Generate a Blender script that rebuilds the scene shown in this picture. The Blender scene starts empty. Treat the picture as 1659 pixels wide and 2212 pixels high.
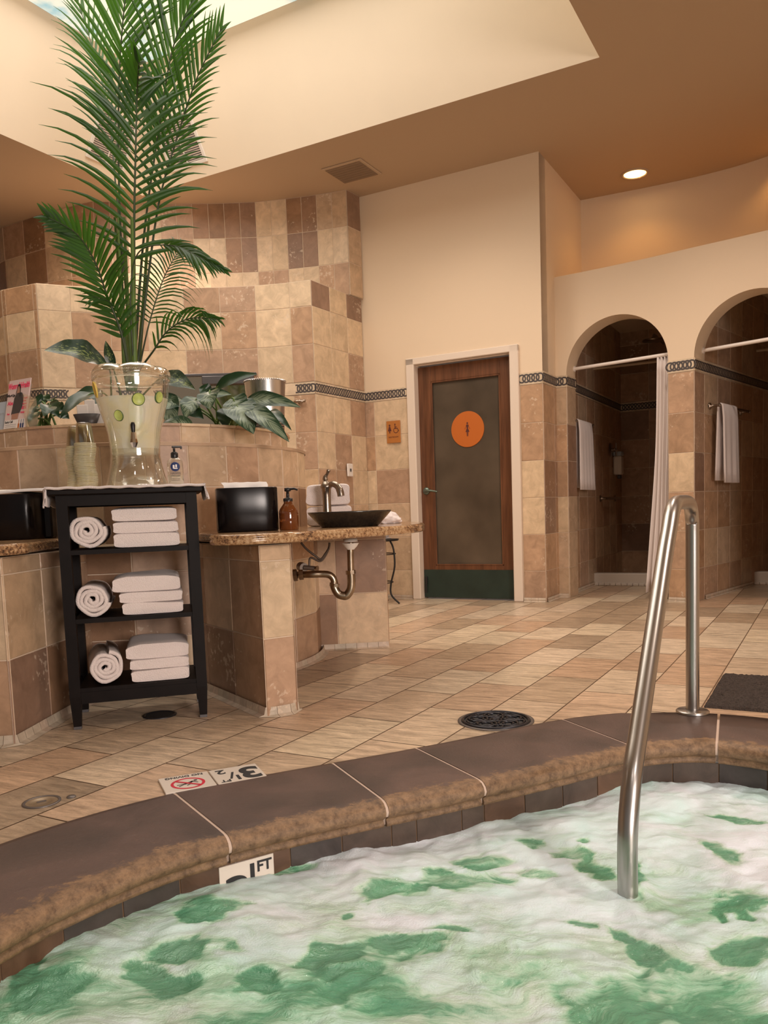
import bpy, math, random
from mathutils import Vector, Matrix, noise
random.seed(7)
PI = math.pi
SC = bpy.context.scene
COL = SC.collection

# ------------------------------------------------------------------ camera
FPX, CX, CY = 1741.0, 829.5, 1262.0
PITCH, ROLL, EYE = .0908, -.0358, .82
def cam_axes():
    cp, sp, cr, sr = math.cos(PITCH), math.sin(PITCH), math.cos(ROLL), math.sin(ROLL)
    a = Vector((1, 0, 0)); b = Vector((0, -sp, -cp)); c = Vector((0, cp, -sp))
    return cr*a - sr*b, sr*a + cr*b, c          # right, down, forward
RT, DN, FW = cam_axes()
cd = bpy.data.cameras.new('camera'); cam = bpy.data.objects.new('camera', cd); COL.objects.link(cam)
cam.matrix_world = Matrix(((RT.x, -DN.x, -FW.x, 0), (RT.y, -DN.y, -FW.y, 0), (RT.z, -DN.z, -FW.z, EYE), (0, 0, 0, 1)))
cd.sensor_fit = 'HORIZONTAL'; cd.sensor_width = 36; cd.lens = FPX/1659*36
cd.shift_y = (CY-1106)/1659; cd.clip_start = .02; cd.clip_end = 100
SC.camera = cam

# ------------------------------------------------------------------ world, exposure
SC.view_settings.view_transform = 'Standard'; SC.view_settings.look = 'None'
SC.view_settings.gamma = 1; SC.view_settings.use_curve_mapping = False
SC.view_settings.exposure = 0.98
SC.cycles.transparent_max_bounces = 40
W = bpy.data.worlds.new('world'); SC.world = W; W.use_nodes = True
W.node_tree.nodes['Background'].inputs[0].default_value = (1, .88, .80, 1)
W.node_tree.nodes['Background'].inputs[1].default_value = .10

# room axes: every wall and every floor tile row follows these two directions
AW = -.5089
U = Vector((math.cos(AW), math.sin(AW), 0)); N = Vector((-math.sin(AW), math.cos(AW), 0))
def st(s, t, z=0.0): return U*s + N*t + Vector((0, 0, z))
def ray(x, y): return RT*((x-CX)/FPX) + DN*((y-CY)/FPX) + FW
def dep(x, y, d):                               # world point seen at (x, y), d metres deep
    r = ray(x, y); return Vector((0, 0, EYE)) + r*(d/r.y)
def onz(x, y, z=0.0):
    r = ray(x, y); return Vector((0, 0, EYE)) + r*((z-EYE)/r.z)

CEIL = 3.665
def lamp(name, kind, loc, energy, color, size=.1, rot=None, **kw):
    l = bpy.data.lights.new(name, kind); l.energy = energy; l.color = color
    if kind == 'AREA': l.spread = kw.get('spread', PI); l.shape = 'RECTANGLE'; l.size = size; l.size_y = kw.get('sy', size)
    else: l.shadow_soft_size = size
    if kind == 'SPOT': l.spot_size = kw.get('spot', 1.7); l.spot_blend = kw.get('blend', .8)
    o = bpy.data.objects.new(name, l); COL.objects.link(o); o.location = loc
    if rot: o.rotation_euler = rot
    return o
WARM = (1, .70, .42)
NEUT = (1, .83, .70); COOL = (1, .89, .82)
sk = lamp('skylight_daylight', 'AREA', st(-3.35, 3.6, 4.38), 40, (1, .90, .82), 2.9, (0, 0, AW), sy=2.6)
# downlights in the ceiling: (x, y, watts, colour, source size)
DOWN = [(1.75, 5.0, 80, NEUT, .07), (2.6, 2.2, 110, NEUT, .10), (2.3, -.7, 120, COOL, .14), (.3, -.9, 30, COOL, .14), (-2.0, 6.95, 36, NEUT, .12), (-3.0, 6.7, 18, WARM, .12),
        (-4.3, 2.2, 24, NEUT, .12), (.35, 6.1, 30, NEUT, .12)]
for (x, y, w, c, sz) in DOWN:
    lamp('downlight', 'SPOT', (x, y, CEIL-.03), w, c, sz, (0, 0, 0), spot=2.4, blend=.9)
lamp('unseen_front_light', 'AREA', (3.3, -3.6, 1.75), 42, (1, .86, .78), 2.2, (PI/2-.16, 0, .50), sy=1.6, spread=1.55)  # area light added behind the camera for frontal light; its source is unseen
lamp('alcove_downlight', 'SPOT', st(-1.54, 7.50, CEIL-.03), 4.0, (1, .50, .14), .05, (0, 0, 0), spot=2.2, blend=.7)
lamp('alcove_downlight', 'SPOT', st(-.35, 7.60, CEIL-.03), 4.0, (1, .50, .14), .05, (0, 0, 0), spot=2.2, blend=.7)

# ------------------------------------------------------------------ materials
def newmat(name):
    m = bpy.data.materials.new(name); m.use_nodes = True
    nt = m.node_tree; b = nt.nodes['Principled BSDF']
    return m, nt, b
def mat(name, col, rough=.5, metal=0.0, bump=0.0, bscale=60, var=0.0, vscale=8, spec=.5, trans=0.0, coat=0.0, sheen=0.0, sss=0.0, emit=None, es=0.0):
    m, nt, b = newmat(name)
    b.inputs['Base Color'].default_value = (*col, 1); b.inputs['Roughness'].default_value = rough
    b.inputs['Metallic'].default_value = metal; b.inputs['Specular IOR Level'].default_value = spec
    b.inputs['Transmission Weight'].default_value = trans; b.inputs['Coat Weight'].default_value = coat
    b.inputs['Sheen Weight'].default_value = sheen
    if emit: b.inputs['Emission Color'].default_value = (*emit, 1); b.inputs['Emission Strength'].default_value = es
    tc = nt.nodes.new('ShaderNodeTexCoord')
    if var:
        n = nt.nodes.new('ShaderNodeTexNoise'); n.inputs['Scale'].default_value = vscale; n.inputs['Detail'].default_value = 5
        nt.links.new(tc.outputs['Object'], n.inputs['Vector'])
        r = nt.nodes.new('ShaderNodeValToRGB')
        r.color_ramp.elements[0].position = .3; r.color_ramp.elements[1].position = .7
        r.color_ramp.elements[0].color = (*[c*(1-var) for c in col], 1); r.color_ramp.elements[1].color = (*[min(1, c*(1+var)) for c in col], 1)
        nt.links.new(n.outputs['Fac'], r.inputs[0]); nt.links.new(r.outputs[0], b.inputs['Base Color'])
    if bump:
        n = nt.nodes.new('ShaderNodeTexNoise'); n.inputs['Scale'].default_value = bscale; n.inputs['Detail'].default_value = 4
        nt.links.new(tc.outputs['Object'], n.inputs['Vector'])
        bp = nt.nodes.new('ShaderNodeBump'); bp.inputs['Strength'].default_value = bump; bp.inputs['Distance'].default_value = .01
        nt.links.new(n.outputs['Fac'], bp.inputs['Height']); nt.links.new(bp.outputs[0], b.inputs['Normal'])
    return m

def stone_mat(name, rough=.45, vscale=7, pits=.5, stretch=None, contrast=.16, coat=0.0, nr=.62):
    """natural stone: the colour of each tile is its own (attribute 'tint'), clouded and pitted"""
    m, nt, b = newmat(name); L = nt.links.new; nd = nt.nodes.new
    b.inputs['Roughness'].default_value = rough; b.inputs['Coat Weight'].default_value = coat
    at = nd('ShaderNodeAttribute'); at.attribute_name = 'tint'
    tc = nd('ShaderNodeTexCoord'); mp = nd('ShaderNodeMapping'); L(tc.outputs['Object'], mp.inputs[0])
    if stretch:
        m0 = nd('ShaderNodeMapping'); m0.inputs['Rotation'].default_value = stretch[0]; L(tc.outputs['Object'], m0.inputs[0]); L(m0.outputs[0], mp.inputs[0]); mp.inputs['Scale'].default_value = stretch[1]
    n1 = nd('ShaderNodeTexNoise'); n1.inputs['Scale'].default_value = vscale; n1.inputs['Detail'].default_value = 8; n1.inputs['Roughness'].default_value = nr
    n1.inputs['Distortion'].default_value = .6
    # every tile is cut from another piece of stone: shift the pattern by its own tint
    vm = nd('ShaderNodeVectorMath'); vm.operation = 'MULTIPLY_ADD'; vm.inputs[1].default_value = (37, 53, 29)
    L(at.outputs['Color'], vm.inputs[0]); L(mp.outputs[0], vm.inputs[2]); L(vm.outputs[0], n1.inputs['Vector'])
    r1 = nd('ShaderNodeValToRGB'); r1.color_ramp.elements[0].position = .28; r1.color_ramp.elements[1].position = .72
    lo, hi = 1-contrast*1.4, 1+contrast
    r1.color_ramp.elements[0].color = (lo, lo*.98, lo*.95, 1); r1.color_ramp.elements[1].color = (hi, hi, hi, 1)
    L(n1.outputs['Fac'], r1.inputs[0])
    mx = nd('ShaderNodeMix'); mx.data_type = 'RGBA'; mx.blend_type = 'MULTIPLY'; mx.inputs[0].default_value = 1
    L(at.outputs['Color'], mx.inputs[6]); L(r1.outputs[0], mx.inputs[7])
    n2 = nd('ShaderNodeTexNoise'); n2.inputs['Scale'].default_value = 38; n2.inputs['Detail'].default_value = 3; L(vm.outputs[0], n2.inputs['Vector'])
    n3 = nd('ShaderNodeTexNoise'); n3.inputs['Scale'].default_value = 3.1; L(vm.outputs[0], n3.inputs['Vector'])
    mu = nd('ShaderNodeMath'); mu.operation = 'MULTIPLY'; L(n2.outputs['Fac'], mu.inputs[0]); L(n3.outputs['Fac'], mu.inputs[1])
    r2 = nd('ShaderNodeValToRGB'); r2.color_ramp.elements[0].position = .37; r2.color_ramp.elements[1].position = .40
    L(mu.outputs[0], r2.inputs[0])
    ml = nd('ShaderNodeMath'); ml.operation = 'MULTIPLY'; ml.inputs[1].default_value = pits; L(r2.outputs[0], ml.inputs[0])
    m2 = nd('ShaderNodeMix'); m2.data_type = 'RGBA'; m2.inputs[7].default_value = (.72, .58, .44, 1)
    L(ml.outputs[0], m2.inputs[0]); L(mx.outputs[2], m2.inputs[6]); L(m2.outputs[2], b.inputs['Base Color'])
    bp = nd('ShaderNodeBump'); bp.inputs['Strength'].default_value = .35; bp.inputs['Distance'].default_value = .004
    L(n1.outputs['Fac'], bp.inputs['Height']); L(bp.outputs[0], b.inputs['Normal'])
    return m

M = {}
M['tile'] = stone_mat('travertine_tile', vscale=11, contrast=.18, pits=.5)
M['floor'] = stone_mat('quartzite_floor_tile', rough=.30, vscale=6.5, pits=.0, stretch=((0, 0, .42), (1.0, 5.0, 3)), contrast=.45, nr=.80)
M['grout'] = mat('grout', (.66, .53, .40), .8, bump=.2, bscale=200)
M['fgrout'] = mat('floor_grout', (.15, .085, .045), .8)
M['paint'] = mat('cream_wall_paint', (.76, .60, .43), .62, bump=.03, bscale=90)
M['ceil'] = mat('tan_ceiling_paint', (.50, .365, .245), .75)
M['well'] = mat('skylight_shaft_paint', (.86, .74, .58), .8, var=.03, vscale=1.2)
M['white'] = mat('white_enamel', (.80, .74, .68), .45)
M['frame'] = mat('cream_door_frame', (.76, .64, .53), .4)
M['black'] = mat('black_gloss_ceramic', (.006, .004, .004), .22, spec=.3)
M['blackmat'] = mat('black_plastic', (.012, .011, .012), .35)
M['espresso'] = mat('espresso_stained_wood', (.006, .0035, .003), .5, spec=.15, var=.3, vscale=14, bump=.03, bscale=40)
M['towel'] = mat('white_terry_cloth', (.86, .76, .73), .95, bump=.6, bscale=300, sheen=.3)
M['towel_dim'] = M['towel']
M['chrome'] = mat('brushed_stainless_steel', (.44, .42, .40), .30, 1.0, bump=.01, bscale=300)
M['nickel'] = mat('antique_nickel', (.34, .28, .23), .28, 1.0)
M['pewter'] = mat('aged_drain_pipe_metal', (.33, .26, .19), .30, 1.0, var=.3, vscale=20)
M['iron'] = mat('dark_wrought_iron', (.03, .028, .028), .45, .6)
M['steel'] = mat('galvanised_steel', (.72, .70, .69), .27, 1.0, var=.08, vscale=5)
M['amber'] = mat('amber_glass', (.20, .055, .012), .06, trans=.35, coat=.6)
M['curtain'] = mat('white_shower_curtain', (.80, .72, .68), .8)
M['paper'] = mat('white_paper', (.84, .80, .77), .8)
M['coping'] = None
M['dark'] = mat('ink_black', (.02, .02, .022), .6)
M['red'] = mat('warning_red', (.62, .02, .05), .45)
M['orange'] = mat('orange_sign_vinyl', (.52, .13, .015), .5)
M['brass'] = mat('orange_bronze_plate', (.50, .19, .045), .45, .2)
M['signink'] = mat('dark_brown_ink', (.09, .02, .015), .6)
M['pink'] = mat('magazine_pink', (.80, .07, .16), .5)
M['magpaper'] = mat('magazine_cover_paper', (.76, .60, .58), .35)
M['skin'] = mat('printed_figure_tan', (.45, .24, .17), .5)
M['bluegrey'] = mat('pale_blue_card', (.45, .52, .60), .5)
M['navy'] = mat('navy_print', (.02, .04, .14), .5)
M['soil'] = mat('dark_potting_soil', (.03, .02, .015), .95, bump=1, bscale=60)
M['stem'] = mat('green_plant_stem', (.10, .17, .035), .45, var=.25, vscale=9)
M['rachis'] = mat('palm_midrib', (.05, .075, .035), .45)
M['mat'] = mat('dark_brown_loop_mat', (.055, .038, .030), .95, bump=1.0, bscale=260, var=.5, vscale=180)
M['teak'] = None
M['cuke_skin'] = mat('cucumber_skin', (.07, .13, .03), .4)
M['cuke'] = mat('cucumber_flesh', (.50, .58, .16), .4, var=.12, vscale=60)
M['lemon'] = mat('lemon_flesh', (.85, .60, .12), .4, var=.1, vscale=60)
M['ice'] = mat('ice_and_lemon_pulp', (.80, .74, .55), .25, trans=.2)
M['frost'] = mat('clouded_glass_panel', (.085, .062, .042), .30, var=.45, vscale=2.0, spec=.6)
M['verd'] = mat('verdigris_kick_plate', (.030, .050, .040), .4, .3, var=.2, vscale=5)
M['bronze'] = mat('green_bronze_lever', (.16, .20, .16), .35, .8)
M['hose'] = mat('braided_supply_hose', (.12, .09, .07), .4, .5)
M['rodtan'] = mat('tan_curtain_rod', (.48, .36, .24), .4)
M['lampglow'] = mat('lamp_reflector_glow', (1, .8, .5), .5, emit=(1, .62, .22), es=2.2)
M['bulb'] = mat('lamp_bulb', (1, .9, .7), .5, emit=(1, .80, .50), es=10)
M['mirror'] = mat('mirror_glass', (.75, .62, .45), .06, 1.0)
M['greymetal'] = mat('dark_grey_metal', (.10, .095, .10), .4, .4)
M['drain'] = mat('cast_drain_grate', (.035, .035, .042), .35, .6)
M['brassdrain'] = mat('worn_bronze_lid', (.30, .22, .14), .4, .3)

M['ledge'] = mat('ledge_stone', (.50, .34, .22), .5, var=.15)
M['curb'] = mat('white_curb_tile', (.62, .55, .48), .4)
M['ventpanel'] = mat('brown_vent_panel', (.25, .17, .11), .7)
M['ringink'] = mat('dark_ring_relief', (.075, .062, .060), .5)
M['mortar'] = mat('pale_mortar', (.62, .47, .38), .8)
M['chromebright'] = mat('polished_chrome', (.75, .72, .68), .08, 1.0)
M['bowl'] = mat('black_bronze_glaze', (.022, .017, .013), .22, coat=.3)
M['whiterod'] = mat('white_rod_enamel', (.82, .74, .68), .35)

def wood_mat():
    m, nt, b = newmat('brown_door_wood'); L = nt.links.new; nd = nt.nodes.new
    tc = nd('ShaderNodeTexCoord'); mp = nd('ShaderNodeMapping'); mp.inputs['Scale'].default_value = (14, 14, 1.1); L(tc.outputs['Object'], mp.inputs[0])
    n = nd('ShaderNodeTexNoise'); n.inputs['Scale'].default_value = 2.5; n.inputs['Detail'].default_value = 6; L(mp.outputs[0], n.inputs['Vector'])
    r = nd('ShaderNodeValToRGB'); r.color_ramp.elements[0].color = (.085, .032, .014, 1); r.color_ramp.elements[1].color = (.19, .075, .033, 1)
    r.color_ramp.elements[0].position = .3; r.color_ramp.elements[1].position = .75
    L(n.outputs['Fac'], r.inputs[0]); L(r.outputs[0], b.inputs['Base Color']); b.inputs['Roughness'].default_value = .35
    return m
M['teak'] = wood_mat()

def coping_mat():
    """slate-stained top, worn to bare tan stone along the nosing (attribute 'wear')"""
    m, nt, b = newmat('stained_coping_stone'); L = nt.links.new; nd = nt.nodes.new
    tc = nd('ShaderNodeTexCoord')
    n = nd('ShaderNodeTexNoise'); n.inputs['Scale'].default_value = 3.5; n.inputs['Detail'].default_value = 9; n.inputs['Distortion'].default_value = .8; L(tc.outputs['Object'], n.inputs['Vector'])
    r = nd('ShaderNodeValToRGB'); r.color_ramp.elements[0].color = (.065, .043, .035, 1); r.color_ramp.elements[1].color = (.15, .092, .075, 1)
    r.color_ramp.elements[0].position = .3; r.color_ramp.elements[1].position = .72; L(n.outputs['Fac'], r.inputs[0])
    n2 = nd('ShaderNodeTexNoise'); n2.inputs['Scale'].default_value = 34; n2.inputs['Detail'].default_value = 9; n2.inputs['Roughness'].default_value = .78; L(tc.outputs['Object'], n2.inputs['Vector'])
    r2 = nd('ShaderNodeValToRGB'); r2.color_ramp.elements[0].color = (.10, .055, .028, 1); r2.color_ramp.elements[1].color = (.31, .185, .098, 1)
    r2.color_ramp.elements[0].position = .36; r2.color_ramp.elements[1].position = .62; L(n2.outputs['Fac'], r2.inputs[0])
    at = nd('ShaderNodeAttribute'); at.attribute_name = 'wear'
    ad = nd('ShaderNodeMath'); ad.operation = 'MULTIPLY_ADD'; ad.inputs[1].default_value = .95; L(n2.outputs['Fac'], ad.inputs[0]); L(at.outputs['Fac'], ad.inputs[2])
    sb = nd('ShaderNodeMath'); sb.operation = 'MULTIPLY_ADD'; sb.inputs[1].default_value = .45; L(n.outputs['Fac'], sb.inputs[0]); L(ad.outputs[0], sb.inputs[2])
    r3 = nd('ShaderNodeValToRGB'); r3.color_ramp.elements[0].position = .86; r3.color_ramp.elements[1].position = .97; L(sb.outputs[0], r3.inputs[0])
    mx = nd('ShaderNodeMix'); mx.data_type = 'RGBA'; L(r3.outputs[0], mx.inputs[0]); L(r.outputs[0], mx.inputs[6]); L(r2.outputs[0], mx.inputs[7])
    L(mx.outputs[2], b.inputs['Base Color']); b.inputs['Roughness'].default_value = .42
    bp = nd('ShaderNodeBump'); bp.inputs['Strength'].default_value = .5; bp.inputs['Distance'].default_value = .006; L(n2.outputs['Fac'], bp.inputs['Height']); L(bp.outputs[0], b.inputs['Normal'])
    return m
M['coping'] = coping_mat()

def granite_mat():
    m, nt, b = newmat('gold_granite'); L = nt.links.new; nd = nt.nodes.new
    tc = nd('ShaderNodeTexCoord')
    n = nd('ShaderNodeTexNoise'); n.inputs['Scale'].default_value = 75; n.inputs['Detail'].default_value = 6; n.inputs['Roughness'].default_value = .7; L(tc.outputs['Object'], n.inputs['Vector'])
    n2 = nd('ShaderNodeTexNoise'); n2.inputs['Scale'].default_value = 6; n2.inputs['Detail'].default_value = 4; L(tc.outputs['Object'], n2.inputs['Vector'])
    ad = nd('ShaderNodeMath'); ad.operation = 'MULTIPLY_ADD'; ad.inputs[1].default_value = .5; L(n2.outputs['Fac'], ad.inputs[0]); L(n.outputs['Fac'], ad.inputs[2])
    r = nd('ShaderNodeValToRGB'); e = r.color_ramp.elements
    e[0].position = .60; e[0].color = (.03, .02, .015, 1); e[1].position = .90; e[1].color = (.55, .38, .22, 1)
    x = e.new(.70); x.color = (.22, .11, .055, 1); x = e.new(.78); x.color = (.40, .23, .11, 1)
    L(ad.outputs[0], r.inputs[0]); L(r.outputs[0], b.inputs['Base Color']); b.inputs['Roughness'].default_value = .14
    return m
M['granite'] = granite_mat()

def clear_mat(name, tint=(.93, .92, .88), gl=.10, rough=.06):
    m = bpy.data.materials.new(name); m.use_nodes = True; nt = m.node_tree; nt.nodes.clear(); L = nt.links.new; nd = nt.nodes.new
    o = nd('ShaderNodeOutputMaterial'); t = nd('ShaderNodeBsdfTransparent'); t.inputs[0].default_value = (*tint, 1)
    g = nd('ShaderNodeBsdfGlossy'); g.inputs['Roughness'].default_value = rough; g.inputs[0].default_value = (1, 1, 1, 1)
    lw = nd('ShaderNodeLayerWeight'); lw.inputs[0].default_value = .35
    ma = nd('ShaderNodeMath'); ma.operation = 'MULTIPLY_ADD'; ma.inputs[1].default_value = .55; ma.inputs[2].default_value = gl; L(lw.outputs['Facing'], ma.inputs[0])
    mx = nd('ShaderNodeMixShader'); L(ma.outputs[0], mx.inputs[0]); L(t.outputs[0], mx.inputs[1]); L(g.outputs[0], mx.inputs[2]); L(mx.outputs[0], o.inputs[0])
    return m
M['clear'] = clear_mat('clear_acrylic', (.95, .95, .93), .13)
M['cup'] = clear_mat('clear_cup_plastic', (.90, .88, .78), .16, .12)
def milky_mat(name, col, alpha):
    m = bpy.data.materials.new(name); m.use_nodes = True; nt = m.node_tree; nt.nodes.clear(); L = nt.links.new; nd = nt.nodes.new
    o = nd('ShaderNodeOutputMaterial'); t = nd('ShaderNodeBsdfTransparent'); d = nd('ShaderNodeBsdfDiffuse'); tr = nd('ShaderNodeBsdfTranslucent')
    tc = nd('ShaderNodeTexCoord'); n = nd('ShaderNodeTexNoise'); n.inputs['Scale'].default_value = 14; n.inputs['Detail'].default_value = 5; L(tc.outputs['Object'], n.inputs['Vector'])
    sp = nd('ShaderNodeSeparateXYZ'); L(tc.outputs['Object'], sp.inputs[0])
    r = nd('ShaderNodeValToRGB'); r.color_ramp.elements[0].position = .35; r.color_ramp.elements[1].position = .65
    r.color_ramp.elements[0].color = (*col, 1); r.color_ramp.elements[1].color = (min(1, col[0]*1.05), col[1]*1.0, col[2]*.80, 1); L(n.outputs['Fac'], r.inputs[0])
    L(r.outputs[0], d.inputs[0]); L(r.outputs[0], tr.inputs[0])
    m1 = nd('ShaderNodeMixShader'); m1.inputs[0].default_value = .45; L(d.outputs[0], m1.inputs[1]); L(tr.outputs[0], m1.inputs[2])
    m2 = nd('ShaderNodeMixShader'); m2.inputs[0].default_value = alpha; L(t.outputs[0], m2.inputs[1]); L(m1.outputs[0], m2.inputs[2]); L(m2.outputs[0], o.inputs[0])
    return m
M['drink'] = milky_mat('cloudy_lemon_water', (.97, .96, .90), .92)

def leaf_mat(name, dark, light, kind):
    """kind 0 plain, 1 silver feathered along the midrib, 2 speckled cream"""
    m, nt, b = newmat(name); L = nt.links.new; nd = nt.nodes.new
    uv = nd('ShaderNodeUVMap'); uv.uv_map = 'UVMap'; sp = nd('ShaderNodeSeparateXYZ'); L(uv.outputs[0], sp.inputs[0])
    ab = nd('ShaderNodeMath'); ab.operation = 'SUBTRACT'; ab.inputs[1].default_value = .5; L(sp.outputs[1], ab.inputs[0])
    a2 = nd('ShaderNodeMath'); a2.operation = 'ABSOLUTE'; L(ab.outputs[0], a2.inputs[0])          # 0 at midrib .5 at edge
    tc = nd('ShaderNodeTexCoord')
    # veins slant forward from the midrib
    k = nd('ShaderNodeMath'); k.operation = 'MULTIPLY_ADD'; k.inputs[1].default_value = -.7; L(a2.outputs[0], k.inputs[0]); L(sp.outputs[0], k.inputs[2])
    cb = nd('ShaderNodeCombineXYZ'); L(k.outputs[0], cb.inputs[0]); L(a2.outputs[0], cb.inputs[1])
    mp = nd('ShaderNodeMapping'); mp.inputs['Scale'].default_value = (16, 2.2, 1) if kind != 2 else (14, 16, 1); L(cb.outputs[0], mp.inputs[0])
    oi = nd('ShaderNodeObjectInfo'); va = nd('ShaderNodeVectorMath'); va.operation = 'ADD'; L(mp.outputs[0], va.inputs[0]); L(oi.outputs['Random'], va.inputs[1])
    n = nd('ShaderNodeTexNoise'); n.inputs['Scale'].default_value = 1.3; n.inputs['Detail'].default_value = 4; L(va.outputs[0], n.inputs['Vector'])
    r = nd('ShaderNodeValToRGB')
    ma = nd('ShaderNodeMath'); ma.operation = 'MULTIPLY_ADD'; ma.inputs[1].default_value = -.55 if kind == 1 else -.35; L(a2.outputs[0], ma.inputs[0]); L(n.outputs['Fac'], ma.inputs[2])
    L(ma.outputs[0], r.inputs[0])
    p0, p1 = {0: (.50, .95), 1: (.32, .46), 2: (.50, .54)}[kind]
    r.color_ramp.elements[0].position = p0; r.color_ramp.elements[1].position = p1
    r.color_ramp.elements[0].color = (*dark, 1); r.color_ramp.elements[1].color = (*light, 1)
    L(r.outputs[0], b.inputs['Base Color']); b.inputs['Roughness'].default_value = .34
    return m
M['silverleaf'] = leaf_mat('silver_feathered_leaf', (.016, .050, .022), (.21, .27, .18), 1)
M['speckleaf'] = leaf_mat('speckled_dieffenbachia_leaf', (.010, .034, .014), (.24, .30, .10), 2)
M['darkleaf'] = leaf_mat('plain_dark_leaf', (.012, .045, .016), (.035, .10, .03), 0)
def palm_mat():
    m, nt, b = newmat('palm_leaflet'); L = nt.links.new; nd = nt.nodes.new
    tc = nd('ShaderNodeTexCoord'); n = nd('ShaderNodeTexNoise'); n.inputs['Scale'].default_value = 3; L(tc.outputs['Object'], n.inputs['Vector'])
    r = nd('ShaderNodeValToRGB'); r.color_ramp.elements[0].color = (.010, .042, .012, 1); r.color_ramp.elements[1].color = (.035, .115, .016, 1)
    r.color_ramp.elements[0].position = .35; r.color_ramp.elements[1].position = .7; L(n.outputs['Fac'], r.inputs[0]); L(r.outputs[0], b.inputs['Base Color'])
    b.inputs['Roughness'].default_value = .4
    tr = nd('ShaderNodeBsdfTranslucent'); tr.inputs[0].default_value = (.10, .28, .015, 1); mx = nd('ShaderNodeMixShader'); mx.inputs[0].default_value = .22
    out = nt.nodes['Material Output']; L(b.outputs[0], mx.inputs[1]); L(tr.outputs[0], mx.inputs[2]); L(mx.outputs[0], out.inputs[0])
    return m
M['palm'] = palm_mat()

def water_mat():
    m, nt, b = newmat('bubbling_spa_water'); L = nt.links.new; nd = nt.nodes.new
    at = nd('ShaderNodeAttribute'); at.attribute_name = 'foam'
    tc = nd('ShaderNodeTexCoord')
    # swirl the coordinates so the foam streaks follow the current
    w0 = nd('ShaderNodeTexNoise'); w0.inputs['Scale'].default_value = 3.2; w0.inputs['Detail'].default_value = 3; L(tc.outputs['Object'], w0.inputs['Vector'])
    ws = nd('ShaderNodeVectorMath'); ws.operation = 'MULTIPLY_ADD'; ws.inputs[1].default_value = (.34, .34, 0); L(w0.outputs['Color'], ws.inputs[0]); L(tc.outputs['Object'], ws.inputs[2])
    mp = nd('ShaderNodeMapping'); mp.inputs['Rotation'].default_value = (0, 0, -.30); mp.inputs['Scale'].default_value = (.55, 1.5, 1); L(ws.outputs[0], mp.inputs[0])
    def noi(sc, det, rough, dist=0.0):
        n = nd('ShaderNodeTexNoise'); n.inputs['Scale'].default_value = sc; n.inputs['Detail'].default_value = det; n.inputs['Roughness'].default_value = rough; n.inputs['Distortion'].default_value = dist; L(mp.outputs[0], n.inputs['Vector']); return n
    n = noi(11, 10, .66, .9); f = noi(70, 5, .7)
    ma = nd('ShaderNodeMath'); ma.operation = 'MULTIPLY_ADD'; ma.inputs[1].default_value = .86; L(n.outputs['Fac'], ma.inputs[0]); L(at.outputs['Fac'], ma.inputs[2])
    mb_ = nd('ShaderNodeMath'); mb_.operation = 'MULTIPLY_ADD'; mb_.inputs[1].default_value = .22; L(f.outputs['Fac'], mb_.inputs[0]); L(ma.outputs[0], mb_.inputs[2])
    r = nd('ShaderNodeValToRGB'); e = r.color_ramp.elements
    mr = nd('ShaderNodeMath'); mr.operation = 'MULTIPLY'; mr.inputs[1].default_value = .70; L(mb_.outputs[0], mr.inputs[0])
    e[0].position = .36; e[0].color = (.115, .31, .20, 1); e[1].position = .90; e[1].color = (.72, .80, .90, 1)
    for p_, c_ in ((.47, (.16, .38, .25)), (.54, (.33, .54, .41)), (.62, (.49, .66, .56)), (.75, (.59, .71, .73))): x = e.new(p_); x.color = (*c_, 1)
    L(mr.outputs[0], r.inputs[0])
    cn = nd('ShaderNodeTexNoise'); cn.inputs['Scale'].default_value = 3.4; cn.inputs['Detail'].default_value = 5; L(ws.outputs[0], cn.inputs['Vector'])
    cr_ = nd('ShaderNodeValToRGB'); cr_.color_ramp.elements[0].position = .38; cr_.color_ramp.elements[1].position = .62; cr_.color_ramp.elements[0].color = (.83, 1, .90, 1); cr_.color_ramp.elements[1].color = (1.0, .965, .94, 1); L(cn.outputs['Fac'], cr_.inputs[0])
    cm = nd('ShaderNodeMix'); cm.data_type = 'RGBA'; cm.blend_type = 'MULTIPLY'; cm.inputs[0].default_value = 1; L(r.outputs[0], cm.inputs[6]); L(cr_.outputs[0], cm.inputs[7]); L(cm.outputs[2], b.inputs['Base Color'])
    r2 = nd('ShaderNodeValToRGB'); r2.color_ramp.elements[0].position = .60; r2.color_ramp.elements[1].position = .84
    r2.color_ramp.elements[0].color = (.04, .04, .04, 1); r2.color_ramp.elements[1].color = (.62, .62, .62, 1); L(mr.outputs[0], r2.inputs[0]); L(r2.outputs[0], b.inputs['Roughness'])
    n3 = noi(34, 6, .6, .4)
    bp = nd('ShaderNodeBump'); bp.inputs['Distance'].default_value = .010; bs = nd('ShaderNodeMapRange'); bs.inputs[1].default_value = .45; bs.inputs[2].default_value = .8; bs.inputs[3].default_value = .9; bs.inputs[4].default_value = .22; L(mr.outputs[0], bs.inputs[0]); L(bs.outputs[0], bp.inputs['Strength']); L(n3.outputs['Fac'], bp.inputs['Height'])
    n4 = nd('ShaderNodeTexVoronoi'); n4.inputs['Scale'].default_value = 230; L(tc.outputs['Object'], n4.inputs['Vector'])
    b4 = nd('ShaderNodeBump'); b4.inputs['Strength'].default_value = .30; b4.inputs['Distance'].default_value = .002; L(n4.outputs['Distance'], b4.inputs['Height']); L(bp.outputs[0], b4.inputs['Normal'])
    L(b4.outputs[0], b.inputs['Normal'])
    return m
M['water'] = water_mat()

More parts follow.
